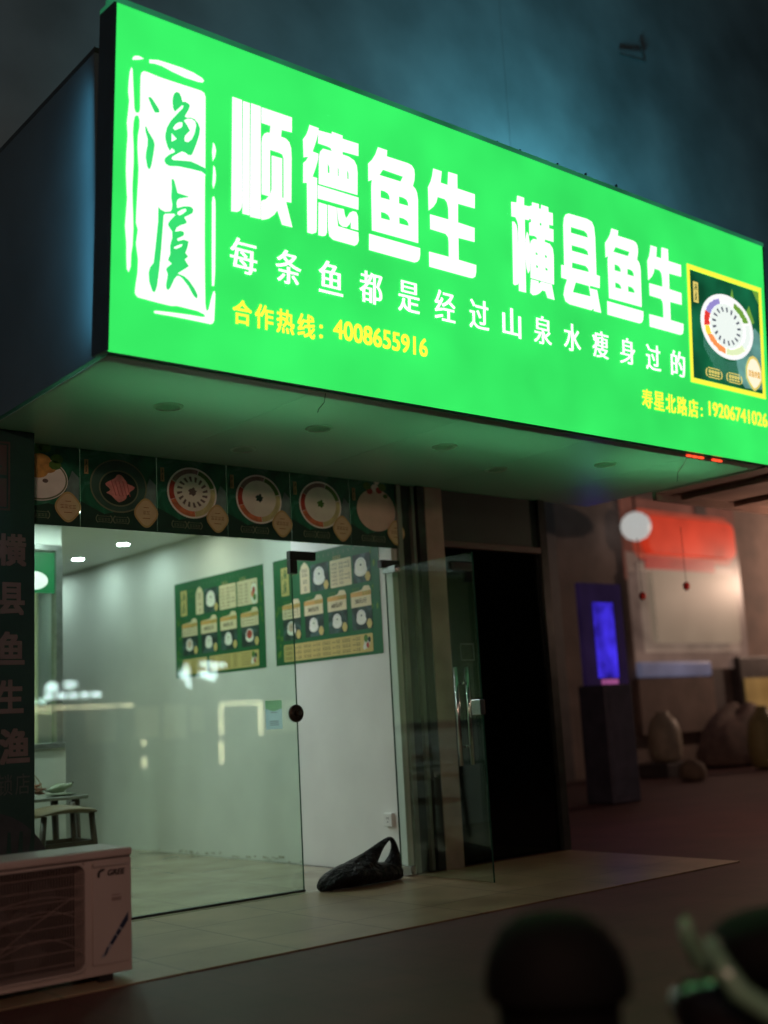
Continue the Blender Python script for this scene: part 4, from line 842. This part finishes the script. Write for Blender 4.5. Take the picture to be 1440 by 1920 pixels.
for k in range(41):
    x = -0.738 + k * 0.0126; e = min(k, 40 - k); cut = 0.03 * max(0, 1 - e / 3) ** 2
    mb.tube([(x, -0.004, 0.07 + cut), (x, -0.004, 0.503 - cut)], 0.0017, 5)
for z in [0.105 + 0.052 * k for k in range(8)]:
    mb.tube([(-0.74 + 0.514 * q / 12, -0.002, z) for q in range(13)], 0.0018, 5)
for dz, am in ((0.36, .05), (0.28, .09), (0.15, .12)):
    mb.tube([(-0.74 + 0.514 * q / 16, -0.002, dz + am * math.sin(PI * q / 16 * 1.05) * (q / 16)) for q in range(17)], 0.0018, 5)
mb.tube([(-0.72 + .5 * q / 20, -0.003, .07 + .33 * (q / 20) ** .7) for q in range(19)], 0.0018, 5)
mb.build('grille', M_wire, ac)
fr = rrect(-0.752, 0.058, -0.218, 0.513, 0.045, 6); fi = rrect(-0.742, 0.066, -0.228, 0.505, 0.04, 6)
flat('grille_rim', [fr, fi], M_ac, ac, FQ, 0.007, 0.006)
flat('front_panel', [rect(-0.19, 0.075, -0.022, 0.486)], M_ac, ac, FQ, 0.004, 0.003)
flat('grip', [rect(-0.19, 0.488, -0.022, 0.508)], M_ac, ac, FQ, 0.009, 0.008)
br_ = flat('badge', [[(-0.166, 0.440), (-0.158, 0.440), (-0.154, 0.462), (-0.135, 0.468), (-0.132, 0.476), (-0.150, 0.477), (-0.163, 0.468), (-0.168, 0.455)]], M_acd, ac, FQ, 0.009, 0.0005)
text('badge_letters', 'GREE', M_acd, ac, FQ, -0.122, 0.444, -0.040, 0.470, 0.009, 0.03, 0.2)
sk = flat('sticker', [[(-0.155, 0.105), (-0.135, 0.105), (-0.022, 0.245), (-0.022, 0.285)]], M_grsk, ac, FQ, 0.009, 0.0005)
flat('sticker_print', [[(-0.05, 0.212), (-0.024, 0.246), (-0.024, 0.278), (-0.065, 0.225)]], M_blue, sk, FQ, .0105, .0005)
flat('sticker_print', [[(-0.10, 0.152), (-0.075, 0.182), (-0.086, 0.193), (-0.113, 0.158)], [(-0.14, 0.112), (-0.128, 0.116), (-0.118, 0.146), (-0.126, 0.143)], [(-0.072, 0.185), (-0.056, 0.206), (-0.07, 0.215), (-0.083, 0.198)]], M_blue, sk, FQ, .0105, .0005)
flat('label_print', [rect(-0.10, 0.335, -0.055, 0.350), rect(-0.10, 0.358, -0.06, 0.362)], M_wire, ac, FQ, .009, .0005)
for x in (-0.7, -0.12):
    MB().box(x - 0.03, 0.01, 0.0, x + 0.03, 0.29, 0.029).build('foot', M_acd, ac)

# ---------------------------------------------------------------- dark shop next door
M_dglass = glass_mat('dark_glass', (0.30, 0.36, 0.33), 0.8); M_beam = mat('brown_beam', (0.09, 0.06, 0.05), 0.5, var=0.2); M_in = mat('unlit_room', (0.10, 0.11, 0.12), 0.8, var=0.3)
M_teal = mat('teal_panel', (0.16, 0.20, 0.19), 0.4, var=0.2)
nb = thing('neighbour_shop', 'unlit shop front with a thin brown door beam right of the stone pilaster', 'shop front', (1.352, 0.0, 0.0))
MB().box(0.0, -0.04, 2.325, 1.065, 0.06, 2.375).build('beam', M_beam, nb, bevel=0.004)
MB().box(0.0, -0.01, 2.377, 1.065, 0.05, 2.77).build('fascia', mat('dark_fascia', (0.02, 0.035, 0.028), 0.6, var=0.3, scale=3), nb)
MB().box(0.0, -0.005, 0.0, 0.30, 0.005, 2.323).build('glass_leaf', M_dglass, nb)
MB().box(0.31, -0.005, 0.0, 1.06, 0.005, 2.323).build('glass_leaf', M_dglass, nb)
MB().box(0.10, -0.02, 2.155, 0.30, 0.02, 2.215).build('door_patch', M_black, nb)
MB().box(0.0, 0.5, -0.14, 0.30, 0.54, 2.76).build('inner_panel', M_teal, nb)
MB().box(-0.18, 3.0, -0.14, 1.06, 3.05, 2.76).build('back_wall', M_in, nb)
MB().box(-0.5, 0.06, -0.149, 1.06, 3.0, -0.14).build('shop_floor', M_in, nb)
flat('door_notice', [rect(0.13, 1.47, 0.27, 1.60), rect(0.14, 1.48, 0.26, 1.59)], M_pcl, nb, frame((0, -0.008, 0), (1, 0, 0), (0, 0, 1)), 0, .0005)

# ---------------------------------------------------------------- market beyond the corner
M_awn = mat('brown_awning', (0.34, 0.23, 0.19), 0.7, var=0.25, scale=2)
aw = thing('market_awning', 'brown awning roof beyond the right end of the green signboard', 'awning', (3.15, -1.7, 2.77))
MB().box(0.0, 0.0, 0.0, 4.6, 1.02, 0.03).build('roof', M_awn, aw)
MB().box(0.0, 1.022, -0.06, 4.6, 1.06, 0.03).build('back_rail', M_awn, aw)
for k in range(6): MB().box(0.3 + k * .75, 0.02, -0.04, 0.34 + k * .75, 1.0, -0.001).build('rib', M_awn, aw)
M_mwall = mat('brown_market_wall', (0.26, 0.19, 0.165), 0.8, var=0.35, scale=1.5)
M_shut = mat('roller_shutter', (0.10, 0.085, 0.085), 0.5, var=0.3, scale=3)
mk = thing('market_building', 'dim brown market building in the right background under a red sign', 'building', (8.0, 6.2, -0.006))
MB().box(0.0, 0.05, 0.0, 30, 0.4, 9.0).build('wall', M_mwall, mk)
for x in (1.2, 5.4, 9.4): MB().box(x, -0.02, 0.0, x + 0.35, 0.045, 5.2).build('pier', M_shut, mk)
E_red = emat('red_sign_light', lin(205, 58, 34), 0.62, 0.45, 1.1); E_beige = emat('beige_sign_light', lin(132, 116, 99), 0.62, 0.25, 0.8); E_blue = emat('blue_screen_light', (0.06, 0.035, 0.95), 0.6, 0.75, 3.2)
E_pink = emat('pink_screen_light', lin(170, 90, 150), 0.6, 0.3); E_bar = emat('cool_counter_light', lin(96, 96, 118), 0.6, 0.3, 1.5); E_globe = emat('white_globe_light', lin(190, 190, 186), 0.8)
E_yel = emat('yellow_screen_light', lin(140, 112, 66), 0.5, 0.4, 1.3)
t = thing('red_sign', 'glowing red sign board in the far right background above the beige light panel', 'sign', (11.55, 6.15, 3.70))
mb = MB(); prism(mb, rrect(0.15, 0.0, 2.7, .66, .16), frame((0, 0, 0), (1, 0, 0), (0, 0, 1)), 0.0, 0.18); mb.build('panel', E_red, t)
MB().box(-.25, 0.05, -.45, 3.1, 0.09, 1.0).build('halo_board', emat('red_halo_glow', lin(92, 54, 44), .8, .3), t)  # added glowing board, imitating the red sign's outer halo
mb = MB(); prism(mb, rrect(-.02, -.10, 2.86, .80, .2), frame((0, 0.04, 0), (1, 0, 0), (0, 0, 1)), -.005, .035); mb.build('halo_rim', emat('red_rim_glow', lin(140, 58, 42), .8, .35, 1.2), t)  # inner halo step, its glow painted as emission
MB().box(0.2, -0.03, -0.26, 2.2, -0.002, -0.06).build('lower_panel', emat('deep_red_light', lin(150, 46, 40), .6, .3), t)
t = thing('light_panel', 'large dim beige menu light panel below the red sign', 'light panel', (11.72, 6.12, 2.14))
mb = MB(); prism(mb, rrect(0, 0, 2.45, 1.25, .1), frame((0, 0, 0), (1, 0, 0), (0, 0, 1)), 0.0, 0.12); mb.build('panel', E_beige, t)
MB().box(-.16, 0.03, -.16, 2.62, 0.055, 1.40).build('frame', emat('beige_rim_glow', lin(118, 100, 88), .8, .25), t)  # dim glowing surround added to soften the panel's edge
MB().box(-.42, 0.057, -.45, 2.9, 0.075, 1.58).build('halo_board', emat('beige_halo_glow', lin(92, 74, 66), .8, .3), t)  # wider, dimmer glow layer added around the beige panel
t = thing('globe_lamp', 'round white globe lamp hanging left of the red sign', 'lamp', (11.15, 5.8, 4.08))
MB().lathe([(0.05, -0.24), (0.17, -0.19), (0.245, -0.08), (0.26, 0.02), (0.22, 0.14), (0.13, 0.22), (0.04, 0.25)], 24).build('globe', E_globe, t, smooth=True)
MB().tube([(0, 0, .25), (0, 0, .9), (0, .3, .95)], .02, 8).build('stem', M_dark, t)
t = thing('counter_light', 'long pale blue grey light bar below the beige panel', 'light bar', (11.25, 6.05, 1.56))
MB().box(0, 0, 0, 2.0, .12, .26).build('tube', E_bar, t, bevel=.04)
MB().box(-.05, .03, -.95, 2.05, .14, -.02).build('counter', M_mwall, t)
t = thing('blue_screen', 'upright blue and violet lit display at the mouth of the side street', 'display', (6.55, 3.0, -0.006))
MB().box(-.05, 0.102, 0, .50, .20, 2.5).build('case', M_dark, t, bevel=.02)
MB().box(-.16, .032, 1.02, .62, .10, 2.62).build('glow_board', emat('violet_halo_glow', lin(28, 18, 44), .8, .3), t)  # added board with a painted violet glow around the screen
MB().box(.05, .012, 1.45, .42, .028, 2.38).build('screen', E_blue, t)
MB().box(.10, .012, 1.20, .40, .028, 1.43).build('lower_screen', E_pink, t)
t = thing('yellow_display', 'dull yellow lit drinks cabinet at the right edge', 'cabinet', (14.1, 6.0, -0.006))
MB().box(0, .05, 0, 1.0, .6, 1.9).build('case', M_shut, t, bevel=.03)
MB().box(.08, .02, .35, .92, .048, 1.5).build('glass_front', E_yel, t)
M_crm = mat('cream_plastic', (0.40, 0.33, 0.25), 0.5, var=0.2); M_oli = mat('yellow_plastic', (0.36, 0.30, 0.13), 0.5, var=0.2)
def sack(name, lab, loc, m, w, d, h, crate):
    t = thing(name, lab, 'sack', loc)
    z0 = 0.0
    if crate:
        z0 = crate
        MB().box(-w * .62, -d * .6, 0, w * .62, d * .6, crate).build('crate', M_shut, t, bevel=.01)
    rg = random.Random(len(lab)); rings = []
    for q, (f, r) in enumerate(((0, .55), (.04, .85), (.2, 1.0), (.45, 1.02), (.7, .92), (.86, .7), (.93, .34), (.97, .42), (1.0, .3))):
        rings.append([(w * .5 * r * math.cos(a) * (1 + rg.uniform(-.08, .08)), d * .5 * r * math.sin(a) * (1 + rg.uniform(-.08, .08)), z0 + .002 + h * f) for a in [2 * PI * k / 16 for k in range(16)]])
    MB().loft(rings).build('bag', m, t, smooth=True, subd=1)
sack('grain_sack', 'cream tied grain sack on a low dark crate in the side street', (10.6, 5.2, -0.006), M_crm, .62, .5, .8, .2)
sack('grain_sack', 'yellowish tied grain sack standing at the right of the side street', (12.1, 4.4, -0.006), M_oli, .62, .5, 1.0, 0)
sack('grain_sack', 'small brown grain sack slumped before the yellowish one', (9.6, 4.0, -0.006), mat('brown_sacking', (0.20, 0.14, 0.10), .8, var=.3), .42, .4, .3, 0)
# a covered heap against the market wall
def heap(lab, loc, w, d, h, m, seed):
    rg = random.Random(seed); rings = []
    ph_ = [rg.uniform(0, 6) for _ in range(4)]
    for f, r in ((0, 1.0), (.1, 1.02), (.35, .95), (.6, .82), (.8, .62), (.93, .36), (1.0, .1)):
        rings.append([(w * .5 * r * math.cos(a) * (1 + .10 * math.sin(3 * a + ph_[0]) + .05 * math.sin(9 * a + ph_[1] + 3 * f)), d * .5 * r * math.sin(a) * (1 + .1 * math.sin(4 * a + ph_[2])), .002 + h * f * (1 + .12 * math.sin(2 * a + ph_[3]))) for a in [2 * PI * k / 28 for k in range(28)]])
    tag(MB().loft(rings).build('covered_heap', m, None, smooth=True, subd=1), lab, 'covered goods').location = loc
heap('broad brown tarpaulin heap against the market wall left of the yellow cabinet', (13.2, 5.5, -0.006), 2.6, .9, 1.0, mat('brown_tarpaulin', (.20, .14, .12), .8, var=.3), 3)
t = thing('slate_cabinet', 'slate coloured cabinet standing left of the blue display', 'cabinet', (6.0, 2.45, -0.006))
M_slate = mat('slate_paint', (.055, .055, .085), .6, var=.3)
MB().box(0, 0, 0, .5, .4, 1.35).build('case', M_slate, t, bevel=.02)
MB().box(.03, -.012, .08, .47, -.001, 1.28).build('door', M_slate, t, bevel=.004)
t = thing('market_fill_lamp', 'unseen warm fill lamp added beyond the right edge to light the market wall', 'lamp', (18.0, 3.8, 3.8))  # added lamp, out of view, warming the market wall
MB().lathe([(.02, .14), (.22, 0.0), (.2, 0.0), (.02, .12)], 20).build('shade', M_dark, t)
L = bpy.data.lights.new('market_fill_light', 'POINT'); L.energy = MARKET; L.color = (1.0, .66, .48); L.shadow_soft_size = .12
lo = link('market_fill_light', L, t); lo.location = (0, 0, -.14)
M_lan = mat('red_lantern', (0.45, 0.02, 0.015), 0.5, var=0.2)
for x, y, z, lab in ((5.2, 0.6, 2.23, 'small red and white lantern hanging before the beige panel'), (5.0, 1.0, 2.17, 'small red lantern hanging left of the red and white one')):
    t = thing('hanging_lantern', lab, 'lantern', (x, y, z), 0, 'small lanterns on a line')
    MB().lathe([(0.012, -.04), (.03, -.025), (.036, 0), (.03, .025), (.012, .04)], 14).build('shade', M_lan, t, smooth=True)
    MB().lathe([(0.02, -.046), (.024, -.041)], 12).build('rim', M_white, t)
    MB().tube([(0, 0, .04), (0, 0, .6)], .003, 5).build('cord', M_black, t)

t = thing('awning_fill_lamp', 'bare warm lamp added out of view under the brown awning to light its underside', 'lamp', (5.25, -1.2, 2.05))  # added off-frame lamp that brightens the awning from below
MB().lathe([(0.02, -.05), (.05, -.03), (.06, 0), (.04, .05), (.02, .08)], 16).build('bulb', emat('warm_fill_bulb', (1, .62, .45), 300), t, smooth=True)
MB().tube([(0, 0, .08), (0, 0, .71)], .006, 6).build('cord', M_black, t)

# ---------------------------------------------------------------- what stands across the road (seen mirrored in the glass)
M_opw = mat('opposite_render', (0.20, 0.19, 0.17), 0.8, var=0.2, scale=0.6)
R_W = emat('opposite_white_light', (0.82, 0.92, 1.0), REFL * 6.0); R_B = emat('opposite_window_light', (1.0, 0.85, 0.6), REFL * 0.13, 0.7, 0.5); R_L = emat('opposite_led_line', (1.0, 0.82, 0.55), REFL * 5.0)
op = thing('opposite_building', 'row of lit shops across the road, mirrored in the shop glass', 'building', (0, -34.2, -0.27))
MB().box(-25, -0.4, 0, 50, 0.0, 16).build('wall', M_opw, op)
FO = frame((0, 0.05, 0.27), (1, 0, 0), (0, 0, 1))     # x of the mirrored picture = world x
def orect(name, x0, z0, x1, z1, m, y=0.05): return MB().box(x0, 0.01, z0 + .27, x1, y, z1 + .27).build(name, m, op)
for x0, z0, x1, z1 in ((14.4, .9, 15.6, 2.1), (16.4, 1.0, 17.4, 2.15), (17.6, .9, 18.6, 2.2), (18.8, 1.1, 19.9, 2.1), (22.4, .9, 24, 2.2), (12.2, 1.2, 13.6, 2.1)): orect('shop_window', x0, z0, x1, z1, R_B)
for x0, z0, x1, z1 in ((12.2, 2.205, 14.0, 2.25), (14.1, 2.205, 15.6, 2.25), (15.8, 2.20, 16.3, 2.26), (20.14, 2.12, 22.07, 2.18), (20.14, .96, 20.20, 2.115), (22.0, .85, 22.07, 2.115), (20.1, -.2, 20.17, .68), (16.7, -.1, 16.78, .25), (16.7, .7, 16.78, .9)): orect('led_line', x0, z0, x1, z1, R_L, .06)
for x0 in (14.5, 16.2, 19.5, 21.5, 24.5): orect('ceiling_lamp', x0, 2.85, x0 + .35, 2.88, R_B, .06)
def strokes(name, lines, r, m):
    mb = MB()
    for l in lines: mb.tube([(x, .08, z + .27) for x, z in l], r, 8)
    return mb.build(name, m, op)
X = lambda px: 20.05 + (px - 410) * 0.02471      # mirrored picture column -> x on the far side
Z = lambda px, x: 0
def pix(pts):
    out = []
    for px, py in pts:
        hy = 1396.5 - 0.0577 * px; d = 35.1 + (px - 375) * 0.0166
        out.append((X(px), 1.04 + (hy - py) / 2177 * d * 1.0))
    return out
strokes('sign_letters', [pix([(378, 1206), (424, 1212)]), pix([(404, 1209), (404, 1240), (402, 1247), (392, 1238)]), pix([(396, 1236), (386, 1240), (384, 1229), (391, 1223), (394, 1230), (388, 1237)]),
                         pix([(383, 1236), (378, 1228), (374, 1238), (370, 1228), (366, 1237)]), pix([(364, 1228), (358, 1228), (352, 1232), (357, 1237), (350, 1238), (340, 1234), (342, 1227), (352, 1226)]),
                         pix([(351, 1222), (354, 1242), (357, 1263)]), pix([(349, 1215), (356, 1216)]), pix([(352, 1208), (353, 1220)])], 0.062, R_W)
strokes('sign_letters', [pix([(146, 1244), (166, 1243)]), pix([(146, 1252), (167, 1251)]), pix([(156, 1243), (156, 1261)]),
                         pix([(131, 1243), (122, 1248), (118, 1254), (119, 1262), (137, 1261)]), pix([(124, 1246), (134, 1246), (134, 1250)]), pix([(119, 1251), (136, 1250), (136, 1257), (120, 1257)]), pix([(127, 1251), (127, 1257)])], 0.032, R_W)
for k in range(5):
    a = pix([(118 + k * 18.5, 1282 - k * .3), (130.5 + k * 18.5, 1270.5 - k * .3)])
    orect('sign_tile', a[0][0], a[0][1], a[1][0], a[1][1], R_W, .06)
M_tr = mat('bark', (0.05, 0.04, 0.032), 0.9, var=0.4, scale=12, bump=0.6)
tr = thing('street_tree', 'bare forked tree across the road, mirrored dark in the glass', 'tree', (13.6, -24, -0.27))
MB().tube([(0, 0, 0), (.05, 0, 1.2), (-.05, .05, 1.9)], [.28, .2, .19], 10).build('trunk', M_tr, tr, smooth=True)
for p in ([(-.05, .05, 1.85), (-.5, .1, 2.8), (-.8, 0, 4.2), (-1.3, 0, 6)], [(-.05, .05, 1.85), (.5, .1, 2.6), (.9, .1, 3.9), (1.1, 0, 6)]):
    MB().tube(p, [.16, .12, .09, .05], 8).build('limb', M_tr, tr, smooth=True)

# ---------------------------------------------------------------- street lamp added out of frame on the left for warm frontal light
lp = thing('added_street_lamp', 'street lamp added out of view left of the camera for warm light', 'lamp', (-6.0, -8.2, -0.006))
MB().lathe([(.12, 0), (.09, .5), (.055, 3.4)], 14).build('pole', M_dark, lp)
MB().box(-.12, -.12, 3.4, .5, .12, 3.55).build('head', M_dark, lp, bevel=.02)
MB().box(-.08, -.10, 3.385, .46, .10, 3.398).build('lens', emat('added_lamp_lens', (1, .6, .36), 6), lp)
L = bpy.data.lights.new('street_fill_light', 'AREA'); L.shape = 'RECTANGLE'; L.size = .5; L.size_y = .3; L.energy = STREET; L.color = (1.0, 0.60, 0.46)
lo = link('street_fill_light', L, lp); lo.location = (.3, .2, 3.45); lo.rotation_euler = (math.radians(68), 0, math.radians(-32))

# ---------------------------------------------------------------- scooters in the foreground
M_gl = mat('black_gloss_paint', (0.008, 0.008, 0.009), 0.16, var=0.2, coat=0.6); M_sd = mat('seat_vinyl', (0.004, 0.004, 0.004), 0.75, var=0.2, bump=0.1, scale=60, spec=0.12); M_rub = mat('rubber', (0.012, 0.012, 0.012), 0.8)
M_grnp = mat('green_gloss_paint', (0.16, 0.30, 0.20), 0.22, var=0.15, coat=0.5)
def scooter(lab, loc, rz, stripe):
    t = thing('parked_scooter', lab, 'scooter', loc, rz)
    # long axis +x is forward; seat over the rear wheel at x=0
    def sect(x, w, z0, z1, n=16):
        return [(x, w * math.copysign(abs(math.cos(a)) ** .7, math.cos(a)), (z0 + z1) / 2 + (z1 - z0) / 2 * math.copysign(abs(math.sin(a)) ** .7, math.sin(a))) for a in [2 * PI * k / n for k in range(n)]]
    MB().loft([sect(-.36, .05, .64, .72), sect(-.32, .12, .60, .765), sect(-.2, .155, .60, .80), sect(0, .16, .61, .80), sect(.18, .14, .62, .77), sect(.34, .10, .62, .745), sect(.38, .04, .64, .71)]).build('seat', M_sd, t, smooth=True, subd=1)
    MB().loft([sect(-.46, .03, .52, .60), sect(-.38, .10, .44, .64), sect(-.2, .14, .34, .60), sect(.1, .15, .26, .60), sect(.34, .14, .18, .60), sect(.42, .12, .16, .3)]).build('body', M_gl, t, smooth=True, subd=1)
    MB().box(.36, -.15, .15, .84, .15, .23).build('footboard', M_gl, t, bevel=.03)
    MB().loft([sect(.80, .16, .16, .30), sect(.86, .19, .18, .6), sect(.90, .15, .5, .86), sect(.93, .07, .78, .92)]).build('front_shield', M_gl, t, smooth=True, subd=1)
    MB().tube([(.9, 0, .88), (.86, 0, .98)], .03, 10).build('stem', M_black, t)
    hb = MB().tube([(.80, -.33, .99), (.84, -.2, 1.0), (.86, 0, .98), (.84, .2, 1.0), (.80, .33, .99)], .014, 10).build('handlebar', M_black, t, smooth=True)
    for s in (-1, 1): MB().tube([(.80, s * .33, .99), (.79, s * .22, .995)], .02, 10).build('grip', M_rub, hb)
    MB().lathe([(.07, 0), (.06, .03), (.02, .04)], 18, M=Matrix.Translation((.97, 0, .80)) @ Matrix.Rotation(PI/2, 4, 'Y')).build('headlight', mat('headlight_lens', (.3, .3, .3), .1), t)
    MB().box(-.48, -.05, .42, -.455, .05, .46).build('tail_light', mat('dark_red_lens', (.03, .004, .004), .4), t, bevel=.008)
    for x in (-.12, 1.02):
        wl = MB().tube([(x + .2 * math.cos(a), 0, .22 + .2 * math.sin(a)) for a in [2 * PI * k / 28 for k in range(28)]], .05, 10, closed=True).build('wheel', M_rub, t, smooth=True)
        MB().lathe([(.15, -.03), (.15, .03), (.05, .045)], 20, M=Matrix.Translation((x, 0, .22)) @ Matrix.Rotation(PI/2, 4, 'X')).build('rim', M_dark, wl)
    MB().tube([(1.02, .07, .22), (.95, .05, .5), (.90, .02, .72)], .022, 8).build('fork', M_black, t)
    t.scale = (1, 1, 0.80)
    if stripe:
        for s in (-1, 1):
            MB().tube([(x, s * w, z) for x, w, z in ((-.385, .10, .745), (-.375, .128, .69), (-.35, .148, .63), (-.30, .162, .585), (-.22, .17, .555), (-.08, .172, .535), (.1, .172, .52))], [.012, .02, .024, .024, .022, .018, .01], 8).build('side_trim', M_grnp, t, smooth=True)
    return t
scooter('black electric scooter with a pale green curved trim at the lower right corner', (-2.17, -5.13, -0.006), math.radians(-40), True)
bn = thing('rubbish_bin', 'round black rubbish bin with a domed lid in the near foreground', 'bin', (-2.75, -4.75, -0.006))
MB().lathe([(.095, 0), (.10, .01), (.122, .50), (.125, .505)], 32).build('body', M_sd, bn, smooth=False)
MB().lathe([(.142, .50), (.145, .515), (.143, .545), (.132, .585), (.108, .625), (.07, .650), (.03, .658)], 36).build('lid', M_sd, bn, smooth=True)
